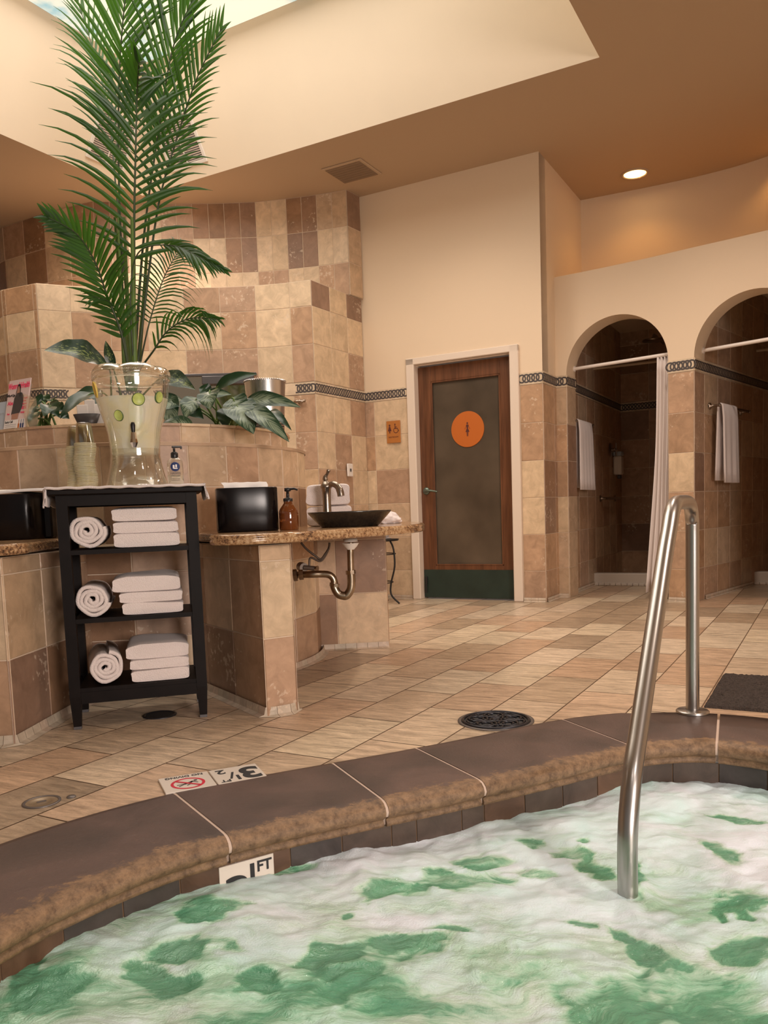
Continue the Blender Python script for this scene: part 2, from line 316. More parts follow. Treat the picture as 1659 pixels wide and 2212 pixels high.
# ------------------------------------------------------------------ mesh helpers
class MB:
    def __init__(s): s.v = []; s.f = []; s.m = []; s.uv = {}; s.t = {}; s.sm = set()
    def add(s, vs, fs, mi=0, smooth=False, tint=None):
        o = len(s.v); s.v += [Vector(x) for x in vs]
        for f in fs:
            k = len(s.f); s.f.append([i+o for i in f]); s.m.append(mi)
            if smooth: s.sm.add(k)
            if tint is not None: s.t[k] = tint
    def box(s, c, d, R=None, mi=0, bev=0.0, tint=None):
        """box centred at c with size d, rotated by matrix R; bev chamfers the vertical and top edges"""
        c = Vector(c); x, y, z = d[0]/2, d[1]/2, d[2]/2
        if bev:
            b = min(bev, x*.9, y*.9, z*.9)
            def ring(h, k): return [(-x+k, -y, h), (x-k, -y, h), (x, -y+k, h), (x, y-k, h), (x-k, y, h), (-x+k, y, h), (-x, y-k, h), (-x, -y+k, h)]
            def ringi(h): return [(-x+b, -y+b, h)]*1
            R1 = ring(-z+b, b); R2 = ring(z-b, b)
            def shr(h): return [(-x+b, -y+b*.9, h), (x-b, -y+b*.9, h), (x-b*.9, -y+b, h), (x-b*.9, y-b, h), (x-b, y-b*.9, h), (-x+b, y-b*.9, h), (-x+b*.9, y-b, h), (-x+b*.9, -y+b, h)]
            vs = shr(-z)+R1+R2+shr(z); fs = [list(range(7, -1, -1)), list(range(24, 32))]
            for r in range(3):
                for i in range(8): fs.append([r*8+i, r*8+(i+1) % 8, r*8+8+(i+1) % 8, r*8+8+i])
        else:
            vs = [(a, b_, e) for e in (-z, z) for b_ in (-y, y) for a in (-x, x)]
            fs = [[0, 2, 3, 1], [4, 5, 7, 6], [0, 1, 5, 4], [2, 6, 7, 3], [0, 4, 6, 2], [1, 3, 7, 5]]
        vs = [Vector(v) for v in vs]
        if R: vs = [R @ v for v in vs]
        s.add([v+c for v in vs], fs, mi, tint=tint)
    def tube(s, pts, r, n=12, mi=0, cap=True, smooth=True, closed=False):
        pts = [Vector(p) for p in pts]; rs = r if isinstance(r, (list, tuple)) else [r]*len(pts)
        up = None; rings = []
        for i, p in enumerate(pts):
            if closed: d = pts[(i+1) % len(pts)]-pts[i-1]
            else: d = pts[min(i+1, len(pts)-1)]-pts[max(i-1, 0)]
            d.normalize()
            if up is None:
                up = Vector((0, 0, 1)) if abs(d.z) < .9 else Vector((1, 0, 0))
            a = d.cross(up)
            if a.length < 1e-4: a = d.orthogonal()
            a.normalize(); up = a.cross(d).normalized()
            rings.append([p+(a*math.cos(2*PI*k/n)+up*math.sin(2*PI*k/n))*rs[i] for k in range(n)])
        vs = [v for q in rings for v in q]; fs = []
        m_ = len(pts)
        for i in range(m_ if closed else m_-1):
            j = (i+1) % m_
            for k in range(n): fs.append([i*n+k, i*n+(k+1) % n, j*n+(k+1) % n, j*n+k])
        s.add(vs, fs, mi, smooth)
        if cap and not closed:
            s.add(rings[0], [list(range(n-1, -1, -1))], mi); s.add(rings[-1], [list(range(n))], mi)
    def lathe(s, prof, c=(0, 0, 0), n=32, mi=0, lob=None, sx=1, sy=1, smooth=True, R=None, a0=0, a1=2*PI, zl=None):
        """prof: (radius, z) list; lob(theta, r, z) may change r"""
        c = Vector(c); full = abs(a1-a0-2*PI) < 1e-6; m_ = n if full else n+1; vs = []
        for (r, z) in prof:
            for k in range(m_):
                th = a0+(a1-a0)*k/n; rr = lob(th, r, z) if lob else r
                v = Vector((rr*math.cos(th)*sx, rr*math.sin(th)*sy, zl(th, r, z) if zl else z))
                if R: v = R @ v
                vs.append(c+v)
        fs = []
        for i in range(len(prof)-1):
            for k in range(m_ if full else n):
                k2 = (k+1) % m_; fs.append([i*m_+k, i*m_+k2, (i+1)*m_+k2, (i+1)*m_+k])
        s.add(vs, fs, mi, smooth)
    def disc(s, c, r, n=32, mi=0, R=None, sx=1, sy=1):
        c = Vector(c); vs = []
        for k in range(n):
            v = Vector((r*sx*math.cos(2*PI*k/n), r*sy*math.sin(2*PI*k/n), 0)); vs.append(c+((R @ v) if R else v))
        s.add(vs, [list(range(n))], mi)
    def prism(s, pts, h, mi=0, axis=Vector((0, 0, 1)), tint=None):
        n = len(pts); a = [Vector(p) for p in pts]; b = [p+axis*h for p in a]
        s.add(a+b, [list(range(n-1, -1, -1)), list(range(n, 2*n))]+[[i, (i+1) % n, n+(i+1) % n, n+i] for i in range(n)], mi, tint=tint)
    def grid(s, P, mi=0, smooth=True, uv=False):
        """P: rows of points"""
        n, m_ = len(P), len(P[0]); o = len(s.v); s.v += [Vector(p) for r in P for p in r]
        for i in range(n-1):
            for j in range(m_-1):
                k = len(s.f); s.f.append([o+i*m_+j, o+i*m_+j+1, o+(i+1)*m_+j+1, o+(i+1)*m_+j]); s.m.append(mi)
                if smooth: s.sm.add(k)
                if uv: s.uv[k] = [(i/(n-1), j/(m_-1)), (i/(n-1), (j+1)/(m_-1)), ((i+1)/(n-1), (j+1)/(m_-1)), ((i+1)/(n-1), j/(m_-1))]
    def build(s, name, mats, parent=None, loc=None, rot=None, struct=False, recalc=False):
        me = bpy.data.meshes.new(name)
        if loc is not None: L = Vector(loc); vs = [v-L for v in s.v]
        else: vs = s.v
        me.from_pydata([tuple(v) for v in vs], [], s.f)
        for m in (mats if isinstance(mats, (list, tuple)) else [mats]): me.materials.append(m)
        for i, p in enumerate(me.polygons): p.material_index = s.m[i]; p.use_smooth = i in s.sm
        if s.t:
            a = me.attributes.new('tint', 'FLOAT_COLOR', 'FACE')
            for i in range(len(s.f)):
                c = s.t.get(i, (.5, .4, .3)); a.data[i].color = (*c, 1)
        if s.uv:
            l = me.uv_layers.new(name='UVMap')
            for i, p in enumerate(me.polygons):
                if i in s.uv:
                    for q, li in enumerate(p.loop_indices): l.data[li].uv = s.uv[i][q]
        if recalc:
            import bmesh
            bm = bmesh.new(); bm.from_mesh(me); bmesh.ops.remove_doubles(bm, verts=bm.verts, dist=1e-5); bmesh.ops.recalc_face_normals(bm, faces=bm.faces); bm.to_mesh(me); bm.free()
        o = bpy.data.objects.new(name, me); COL.objects.link(o)
        if loc is not None: o.location = loc
        if parent: o.parent = parent; o.matrix_parent_inverse = parent_inv(parent)
        if struct: o['kind'] = 'structure'
        return o
def world(p):
    m = Matrix.LocRotScale(p.location, p.rotation_euler, p.scale)
    return world(p.parent) @ p.matrix_parent_inverse @ m if p.parent else m
def parent_inv(p): return world(p).inverted()
def thing(name, label, cat, loc=(0, 0, 0), group=None):
    o = bpy.data.objects.new(name, None); COL.objects.link(o); o.location = loc; o.empty_display_size = .05
    return tag(o, label, cat, group)
def tag(o, label, cat, group=None, kind=None):
    o['label'] = label; o['category'] = cat
    if group: o['group'] = group
    if kind: o['kind'] = kind
    return o
def structural(name, loc=(0, 0, 0)):
    o = bpy.data.objects.new(name, None); COL.objects.link(o); o.location = loc; o['kind'] = 'structure'; return o
def Rz(a): return Matrix.Rotation(a, 3, 'Z')
def catmull(P, k=8, closed=False):
    P = [Vector(p) for p in P]; out = []; n = len(P)
    for i in range(n if closed else n-1):
        if closed: a, b, c, d = P[i-1], P[i], P[(i+1) % n], P[(i+2) % n]
        else: a, b, c, d = P[max(i-1, 0)], P[i], P[i+1], P[min(i+2, n-1)]
        for j in range(k):
            t = j/k; out.append(.5*((2*b)+(c-a)*t+(2*a-5*b+4*c-d)*t*t+(3*b-a-3*c+d)*t**3))
    if not closed: out.append(P[-1])
    return out
class Path:
    """plan polyline with arc length"""
    def __init__(s, pts):
        s.p = [Vector((p[0], p[1], 0)) for p in pts]; s.c = [0]
        for a, b in zip(s.p, s.p[1:]): s.c.append(s.c[-1]+(b-a).length)
        s.L = s.c[-1]
    def at(s, d):
        i = 0
        while i < len(s.p)-2 and d > s.c[i+1]: i += 1
        a, b = s.p[i], s.p[i+1]; return a+(b-a)*((d-s.c[i])/(b-a).length)
    def nrm(s, d, side=1):
        a, b = s.at(max(0, d-.02)), s.at(min(s.L, d+.02)); t = (b-a).normalized(); return Vector((t.y, -t.x, 0))*side
def text_mesh(body, size, bold=.0, align='CENTER'):
    cu = bpy.data.curves.new('lettering', 'FONT'); cu.body = body; cu.size = size; cu.extrude = .0006; cu.offset = bold; cu.align_x = align; cu.align_y = 'CENTER'
    o = bpy.data.objects.new('lettering', cu); me = bpy.data.meshes.new_from_object(o); bpy.data.objects.remove(o); return me
def text(name, body, size, org, xd, yd, m, parent=None, bold=.0, align='CENTER', sx=1.0):
    """letters lying in the plane of unit vectors xd, yd"""
    me = text_mesh(body, size, bold, align); xd = Vector(xd); yd = Vector(yd); zd = xd.cross(yd); org = Vector(org)
    mb = MB(); mb.add([org+xd*v.co.x*sx+yd*v.co.y+zd*v.co.z for v in me.vertices], [list(p.vertices) for p in me.polygons])
    return mb.build(name, m, parent)

# ------------------------------------------------------------------ tiled surfaces
TL, TM, TD = (.66, .50, .335), (.47, .30, .19), (.31, .185, .115)
TX = (.56, .40, .265)
def tone(ch):
    b = {'L': TL, 'M': TM, 'D': TD, 'X': TX}[ch]; k = random.uniform(.92, 1.08); w = random.uniform(-.012, .012)
    return (b[0]*k+w, b[1]*k, b[2]*k-w)
def tile_wall(name, pts, cols, rows, pat, side=1, th=.0045, gap=.0042, parent=None, defk='LMXM', mats=None, grout=True):
    """a wall of stone tiles along a plan path. rows from the bottom; pat: strings from the TOP row, one letter per column"""
    P = Path(pts); mb = MB(); nr = len(rows)-1
    if grout:
        cs = list(cols); z0, z1 = rows[0], rows[-1]
        for a, b in zip(cs, cs[1:]):
            A, B = P.at(a), P.at(b); A, B = A+P.nrm(a, side)*.0012, B+P.nrm(b, side)*.0012
            mb.add([A+Vector((0, 0, z0)), B+Vector((0, 0, z0)), B+Vector((0, 0, z1)), A+Vector((0, 0, z1))], [[0, 1, 2, 3]], 1)
    for j in range(nr):
        row = pat[nr-1-j] if pat and nr-1-j < len(pat) else ''
        for i in range(len(cols)-1):
            ch = row[i] if i < len(row) else defk[(i*3+j*5+(i*j) % 3) % len(defk)]
            if ch == ' ': continue
            a, b = cols[i]+gap/2, cols[i+1]-gap/2; z0, z1 = rows[j]+gap/2, rows[j+1]-gap/2
            if b-a < .01 or z1-z0 < .008: continue
            A, B = P.at(a), P.at(b); t = (B-A).normalized(); n = Vector((t.y, -t.x, 0))*side
            c = .0025; Z = Vector((0, 0, 1)); V = []
            for (p, zz) in ((A, z0), (B, z0), (B, z1), (A, z1)): V.append(p+Z*zz+n*.0005)
            for (p, zz) in ((A+t*c, z0+c), (B-t*c, z0+c), (B-t*c, z1-c), (A+t*c, z1-c)): V.append(p+Z*zz+n*th)
            mb.add(V, [[4, 5, 6, 7], [0, 1, 5, 4], [1, 2, 6, 5], [2, 3, 7, 6], [3, 0, 4, 7]], 0, tint=tone(ch))
    return mb.build(name, mats or [M['tile'], M['grout']], parent, struct=parent is None)
def cc(total, step, first=None):
    c = [0.0]; x = first if first else step
    while x < total-.03: c.append(x); x += step
    c.append(total); return c
def band(parent, pts, z0=1.826, z1=1.928, side=1, d0=0, d1=None, off=.007):
    """cream listello with interlaced dark rings"""
    P = Path(pts); d1 = d1 or P.L; mb = MB(); n = max(1, int((d1-d0)/.15))
    for i in range(n):
        a, b = d0+(d1-d0)*i/n+.001, d0+(d1-d0)*(i+1)/n-.001; A, B = P.at(a), P.at(b); nn = P.nrm((a+b)/2, side)
        V = [A, B, B, A]; Z = [z0+.002, z0+.002, z1-.002, z1-.002]
        lo = [v+Vector((0, 0, z)) for v, z in zip(V, Z)]; hi = [v+nn*off for v in lo]
        mb.add(lo+hi, [[4, 5, 6, 7], [0, 1, 5, 4], [1, 2, 6, 5], [2, 3, 7, 6], [3, 0, 4, 7]], tint=(.66+.02*(i % 2), .53, .38))
    o = mb.build('border_listello', M['tile'], parent)
    rb = MB(); zc = (z0+z1)/2; k = max(1, round((d1-d0)/.037)); step = (d1-d0)/k; x0 = d0+step/2
    for i in range(k):
        x = x0+i*step; nn = P.nrm(x, side); t = Vector((-nn.y, nn.x, 0)); c = P.at(x)+nn*(off+.0006+.0006*(i % 2))+Vector((0, 0, zc)); q = 20
        ro, ri = .0375, .0245
        vo = [c+(t*math.cos(2*PI*j/q)+Vector((0, 0, 1))*math.sin(2*PI*j/q)*1.0)*ro for j in range(q)]
        vi = [c+(t*math.cos(2*PI*j/q)+Vector((0, 0, 1))*math.sin(2*PI*j/q)*1.0)*ri for j in range(q)]
        rb.add(vo+vi, [[j, (j+1) % q, q+(j+1) % q, q+j] for j in range(q)])
    r = rb.build('border_rings', M['ringink'], o); r.location.z = 0
    return o
def cove(name, pts, side=1, h=.035, w=.028, d0=0, d1=None, closed=False):
    """small white cove of mosaic pieces at the foot of a wall"""
    P = Path(pts); d1 = d1 or P.L; mb = MB(); n = max(1, int((d1-d0)/.06))
    for i in range(n):
        a, b = d0+(d1-d0)*i/n+.0008, d0+(d1-d0)*(i+1)/n-.0008; V = []
        for d in (a, b):
            p, nn = P.at(d), P.nrm(d, side)
            for (x, z) in ((w, .001), (w*.45, h*.22), (.016, h*.6), (.012, h)): V.append(p+nn*x+Vector((0, 0, z)))
        mb.add(V, [[q, q+1, q+5, q+4] for q in range(3)], tint=(.56+random.uniform(-.03, .03), .46, .36))
    return mb.build(name, M['tile'], struct=True)
ROWS = [0.0, .265, .575, .885, 1.195, 1.51, 1.825]
ROWS2 = [1.93, 2.24, 2.55, 2.76]

# ------------------------------------------------------------------ pool outline
INNER = [(-.98, 1.15), (-.804, 1.568), (-.711, 1.72), (-.58, 1.875), (-.425, 1.999), (-.233, 2.106), (-.021, 2.206), (.212, 2.315), (.52, 2.475),
         (.70, 2.578), (.86, 2.650), (1.032, 2.668), (1.165, 2.611), (1.30, 2.47), (1.55, 2.05), (1.9, 1.3), (2.0, .2), (1.6, -.8), (.4, -1.5), (-.7, -1.1), (-1.15, -.2), (-1.15, .6)]
PI_ = catmull([(x, y, 0) for x, y in INNER], 10, closed=True)
NP = len(PI_)
def onrm(i):
    t = (PI_[(i+2) % NP]-PI_[i-2]).normalized(); return Vector((-t.y, t.x, 0))       # points away from the water
# width of the coping varies a little
def cwid(p): return .402 if p.x < .95 else max(.26, .402-(p.x-.95)*.65)
PN = [onrm(i) for i in range(NP)]
OUT = [PI_[i]+PN[i]*cwid(PI_[i]) for i in range(NP)]
def inside(x, y, poly):
    c = False; j = len(poly)-1
    for i in range(len(poly)):
        a, b = poly[i], poly[j]
        if (a.y > y) != (b.y > y) and x < (b.x-a.x)*(y-a.y)/(b.y-a.y)+a.x: c = not c
        j = i
    return c
MID = [PI_[i]+PN[i]*(cwid(PI_[i])*.55) for i in range(NP)]
def clip_half(poly, p, n):
    """keep the side of the line through p that n points to"""
    out = []
    for i in range(len(poly)):
        a, b = poly[i], poly[(i+1) % len(poly)]; da, db = (a-p).dot(n), (b-p).dot(n)
        if da >= 0: out.append(a)
        if (da >= 0) != (db >= 0): out.append(a+(b-a)*(da/(da-db)))
    return out
def outside_pool(poly):
    """trim a flat piece against the middle line of the coping"""
    c = sum(poly, Vector((0, 0, 0)))/len(poly)
    i = min(range(NP), key=lambda k: (MID[k]-c).length)
    ins = inside(c.x, c.y, MID); dist = (MID[i]-c).length
    if dist > .75: return None if ins else poly
    q = clip_half(poly, MID[i], PN[i]); return q if len(q) > 2 else None

# ------------------------------------------------------------------ floor
def floor():
    mb = MB(); g = MB(); random.seed(11)
    pal = [(.66, .51, .36), (.70, .56, .41), (.62, .47, .33), (.56, .38, .25), (.68, .55, .40), (.43, .32, .22), (.62, .44, .30), (.72, .58, .41), (.50, .37, .25)]
    rw, jl = .2517, .505
    for k in range(-30, 14):
        s0 = -.443+k*rw; s1 = s0+rw; off = 2.452+(jl/2 if (k % 2) else 0)
        for j in range(-12, 16):
            t0 = off+j*jl; t1 = t0+jl; gp = .0027
            if t1 < -2.5 or t0 > 10.2: continue
            if s1 < -7.2 or s0 > 2.6: continue
            q = [st(s0+gp, t0+gp), st(s1-gp, t0+gp), st(s1-gp, t1-gp), st(s0+gp, t1-gp)]
            q = outside_pool(q)
            if not q: continue
            c = random.choice(pal); e = random.uniform(.9, 1.07)
            n = len(q); mb.add(q, [list(range(n))], 0, tint=tuple(v*e for v in c))
    for k in range(-15, 7):
        for j in range(-5, 21):
            q = [st(k*.5, j*.5, -.0015), st(k*.5+.5, j*.5, -.0015), st(k*.5+.5, j*.5+.5, -.0015), st(k*.5, j*.5+.5, -.0015)]
            q = outside_pool(q)
            if q: n = len(q); mb.add(q, [list(range(n))], 1)
    return mb.build('floor', [M['floor'], M['fgrout']], struct=True)
floor()

# ------------------------------------------------------------------ pool: coping stones, waterline tiles, water
def sweep(name, i0, i1, prof, m, parent=None, wear=None, mitre=.0045):
    """profile: list of (outward distance or 'w', z, wear) swept between outline samples"""
    mb = MB(); rows = []; ws = []
    for i in range(i0, i1+1):
        k = i % NP; p, n = PI_[k], PN[k]; w = cwid(p)
        if i == i0: p = p+(PI_[(k+1) % NP]-p).normalized()*mitre
        if i == i1: p = p-(p-PI_[k-1]).normalized()*mitre
        rows.append([p+n*((w if d == 'w' else d))+Vector((0, 0, z)) for (d, z, _) in prof])
    mb.grid(rows)
    L = len(prof); nn = len(rows)
    mb.add(rows[0], [list(range(L))]); mb.add(rows[-1], [list(range(L-1, -1, -1))])
    o = mb.build(name, m, parent, recalc=False)
    a = o.data.attributes.new('wear', 'FLOAT', 'POINT')
    for r in range(nn):
        for q in range(L): a.data[r*L+q].value = prof[q][2]
    for r in range(2):
        for q in range(L): a.data[nn*L+r*L+q].value = prof[q][2]
    return o
def coping():
    root = structural('trim_1', (0, 2.2, 0)); root.name = 'trim_1'
    prof = [('w', -.05, 0), ('w', .006, .0), (.42*.9, .008, .0), (.20, .008, .0), (.10, .008, .0), (.05, .008, .08), (.012, .007, .28), (-.006, .002, .62), (-.017, -.008, .95), (-.022, -.022, 1), (-.017, -.036, 1),
            (-.004, -.045, .9), (.002, -.050, .9), (-.004, -.058, .9), (-.003, -.068, .9), (.012, -.071, .8), (.1, -.071, .8)]
    # joints found in the photograph, as outline samples nearest to these points
    J = [(-.422, 1.999), (-.03, 2.204), (.285, 2.35), (.81, 2.635), (1.10, 2.65), (1.45, 2.2), (1.85, 1.4), (2.0, .5), (1.7, -.6), (.9, -1.3), (0, -1.4), (-.9, -.8), (-1.15, 0), (-1.1, .8), (-.90, 1.35)]
    idx = sorted(min(range(NP), key=lambda k: (PI_[k]-Vector((*j, 0))).length) for j in J)
    for a, b in zip(idx, idx[1:]+[idx[0]+NP]):
        sweep('coping_stone', a, b, prof, M['coping'], root)
    g = MB(); rows = []
    for i in range(NP+1):
        k = i % NP; p, n = PI_[k], PN[k]; rows.append([p+n*(cwid(p)-.004)+Vector((0, 0, .0055)), p+n*.03+Vector((0, 0, .0055)), p+n*.008+Vector((0, 0, .004)), p+n*-.003+Vector((0, 0, .0)), p+n*-.014+Vector((0, 0, -.009)), p+n*-.0195+Vector((0, 0, -.022)), p+n*-.0135+Vector((0, 0, -.036)), p+n*.006+Vector((0, 0, -.042)), p+n*.008+Vector((0, 0, -.066)), p+n*.03+Vector((0, 0, -.07))])
    g.grid(rows); g.build('coping_mortar', M['mortar'], root)
    return root
coping()
def pool_wall():
    random.seed(5)
    ring = [PI_[i]+PN[i]*.010 for i in range(NP)]; ring.append(ring[0]); P = Path(ring)
    mb = MB(); x = 0; pal = [(.12, .065, .04), (.085, .058, .045), (.14, .075, .045), (.065, .052, .048), (.11, .062, .04)]
    while x < P.L-.02:
        w = random.choice([.152, .152, .152, .08]); b = min(P.L, x+w); A, B = P.at(x+.002), P.at(b-.002); t = (B-A).normalized(); n = Vector((t.y, -t.x, 0))
        # face the water
        for z0, z1 in ((-.225, -.068),):
            mb.add([A+Vector((0, 0, z0)), B+Vector((0, 0, z0)), B+Vector((0, 0, z1)), A+Vector((0, 0, z1))], [[0, 1, 2, 3]], 0, tint=random.choice(pal))
        x = b
    for i in range(NP):
        a, b = ring[i], ring[i+1]; na, nb = PN[i], PN[(i+1) % NP]
        mb.add([a+na*.003+Vector((0, 0, -1.1)), b+nb*.003+Vector((0, 0, -1.1)), b+nb*.003+Vector((0, 0, -.07)), a+na*.003+Vector((0, 0, -.07))], [[0, 1, 2, 3]], 1)
    mb.build('trim_2', [M['slate'], M['fgrout']], struct=True)
M['slate'] = stone_mat('waterline_slate_tile', rough=.3, vscale=9, pits=0, contrast=.3)
pool_wall()
WZ = -.126
def fbm(x, y, z=0, o=4):
    return noise.fractal(Vector((x, y, z)), 1.0, 2.0, o)
# green openings in the foam: (x px, y px, half length, half width, angle) placed on the water plane
HOLES = []
def water():
    random.seed(3)
    def w(px, py): q = onz(px, py, WZ); return q.x, q.y
    spec = [(470, 1978, 80, 26, .08), (400, 2058, 68, 22, .0), (300, 2100, 30, 34, .6), (500, 2055, 30, 14, .3), (380, 2130, 45, 22, .5), (860, 1918, 85, 20, .1), (1010, 1885, 90, 26, .12), (1060, 1845, 40, 10, -.3),
            (1147, 1812, 26, 9, .0), (1230, 1830, 26, 16, -.7), (1285, 1873, 48, 13, -.6), (1150, 1880, 36, 12, -.1), (1262, 1810, 12, 6, 0), (1480, 1915, 90, 50, .0), (1385, 1885, 30, 28, .0), (1600, 1930, 70, 36, -.2),
            (1560, 1975, 18, 10, 0), (1620, 1975, 20, 20, 0), (1330, 2005, 40, 16, -.5), (1250, 1988, 28, 10, 0), (1620, 2040, 60, 16, 0), (1560, 2130, 130, 60, 0), (1400, 2060, 60, 28, -.5), (1600, 1765, 45, 7, -.05), (1560, 1830, 60, 12, -.25),
            (600, 2180, 150, 60, .2), (830, 2120, 170, 60, 0), (1000, 2170, 200, 60, 0), (850, 2040, 90, 24, .1), (700, 2060, 60, 22, .2), (100, 2150, 70, 50, .5), (20, 2110, 40, 40, .3), (740, 2110, 50, 24, 0), (1350, 2180, 160, 60, 0), (90, 2040, 60, 14, .3),
            (950, 1998, 40, 10, 0), (780, 1972, 14, 6, 0), (620, 1880, 60, 6, .1), (1230, 2090, 130, 46, .1), (540, 2120, 40, 26, .6)]
    holes = []
    for (x, y, a, b, r) in spec:
        c = w(x, y); e = w(x+a*math.cos(r), y-a*math.sin(r)); f_ = w(x, y-b); g_ = w(x, y+b)
        holes.append((c[0], c[1], math.hypot(e[0]-c[0], e[1]-c[1]), math.hypot(f_[0]-g_[0], f_[1]-g_[1])/2, math.atan2(e[1]-c[1], e[0]-c[0]), (.42 if x > 1300 or x < 200 else .20) if b > 40 else 1.0))
    x0, x1, y0, y1 = -1.3, 2.1, -1.6, 2.8
    WALL = [PI_[i]+PN[i]*.022 for i in range(NP)]
    xs = []; ys = []
    x = x0
    while x < x1: xs.append(x); x += .0095
    y = y0
    while y < y1: ys.append(y); y += .0075 if y > 1.15 else .05
    idx = {}; V = []; F = []; foam = []
    for j, y in enumerate(ys):
        # span of x inside the pool for this row
        cr = []
        for i in range(NP):
            a, b = WALL[i], WALL[(i+1) % NP]
            if (a.y > y) != (b.y > y): cr.append(a.x+(b.x-a.x)*(y-a.y)/(b.y-a.y))
        cr.sort()
        for i, x in enumerate(xs):
            ok = any(cr[k]-.012 <= x <= cr[k+1]+.012 for k in range(0, len(cr)-1, 2))
            if not ok: continue
            wx, wy = x+.07*fbm(x*4, y*4, 5, 4), y+.05*fbm(x*4, y*4, 9, 4)
            z = .014*fbm(wx*3.2, wy*4.2, 1, 3)+.008*fbm(wx*9, wy*13, 2, 3)+.0022*fbm(wx*30, wy*38, 3, 2)+max(-.008, min(.016, -.004-.028*(x-.1)))
            f = .70+.24*fbm(wx*4, wy*7, 4, 4)
            near = max(0, min(1, (2.05-y-.18*x)/.75)); f -= .42*near+near*.30*fbm(wx*6, wy*9, 6, 4)
            for (cx_, cy_, a, b, r, st_) in holes:
                dx, dy = wx-cx_, wy-cy_
                if abs(dx) > a*2 and abs(dx) > .3: continue
                u_ = dx*math.cos(r)+dy*math.sin(r); v_ = -dx*math.sin(r)+dy*math.cos(r)
                d = math.hypot(u_/a, v_/max(b, .008))+.55*fbm(wx*13, wy*20, 7, 4)
                if d < 1.25:
                    k = min(1, (1.25-d)/.5); f -= .58*k*st_; z -= .004*k
            idx[(i, j)] = len(V); V.append((x, y, WZ+z)); foam.append(max(0, min(1, f)))
    for (i, j), a in idx.items():
        b, c, d = idx.get((i+1, j)), idx.get((i+1, j+1)), idx.get((i, j+1))
        if b is not None and c is not None and d is not None: F.append((a, b, c, d))
    me = bpy.data.meshes.new('spa_water'); me.from_pydata(V, [], F); me.materials.append(M['water'])
    me.polygons.foreach_set('use_smooth', [True]*len(F))
    a = me.attributes.new('foam', 'FLOAT', 'POINT'); a.data.foreach_set('value', foam)
    o = bpy.data.objects.new('spa_water', me); COL.objects.link(o)
    tag(o, 'foaming pale green spa water churning in the whirlpool basin', 'water', kind='stuff')
water()

# ------------------------------------------------------------------ walls
T0 = 6.602
def wpt(s, t): p = st(s, t); return (p.x, p.y)
def plaster(name, pts, z0, z1, m='paint', side=1, th=.12, parent=None):
    P = [Vector((p[0], p[1], 0)) for p in pts]; mb = MB(); PP = Path(pts)
    back = [P[i]-PP.nrm(PP.c[i], side)*th for i in range(len(P))]
    for i in range(len(P)-1):
        a, b, c, d = P[i], P[i+1], back[i+1], back[i]
        mb.add([v+Vector((0, 0, z)) for z in (z0, z1) for v in (a, b, c, d)], [[0, 1, 5, 4], [2, 3, 7, 6], [4, 5, 6, 7], [3, 2, 1, 0], [1, 2, 6, 5], [3, 0, 4, 7]])
    return mb.build(name, M[m], parent, struct=parent is None)
SB = -3.83            # where the tiled block meets the door wall
SR = -2.112           # right end of the door wall
# door wall: plaster above and around the opening, tiles below the border
DL, DR, DH = -3.315, -2.362, 2.125
def door_wall():
    mb = MB(); F = -.012
    def slab(s0, s1, z0, z1, t0=T0, t1=T0+.16): mb.prism([st(s0, t0, z0), st(s1, t0, z0), st(s1, t1, z0), st(s0, t1, z0)], z1-z0)
    slab(SB, DL, 0, CEIL); slab(DR, SR, 0, CEIL); slab(DL, DR, DH, CEIL)
    o = mb.build('wall_back', M['paint'], struct=True)
    a = Path([wpt(SB, T0), wpt(DL-.055, T0)])
    tile_wall('tile_field', a.p, [0, .11, a.L], ROWS, ['ML', 'ML', 'LM', 'LX', 'MX', 'ML'], parent=o)
    band(o, a.p)
    b = Path([wpt(DR+.055, T0), wpt(SR, T0)])
    tile_wall('tile_field', b.p, [0, b.L], ROWS, ['M', 'M', 'L', 'L', 'M', 'M'], parent=o)
    band(o, b.p)
    cove('baseboard_back', a.p); cove('baseboard_back_right', b.p)
    # return of the wall beside the showers
    c = [wpt(SR, T0), wpt(SR, T0+.37)]
    r = plaster('wall_return', [wpt(SR, T0+.002), wpt(SR, T0+1.27)], 0, CEIL, side=1, th=.12)
    tile_wall('tile_field', [wpt(SR, T0), wpt(SR, T0+.37)], [0, .30, .37], ROWS, ['MM', 'MM', 'DD', 'DD', 'MM', 'MM'], parent=r)
    band(r, c); cove('baseboard_return', c)
door_wall()
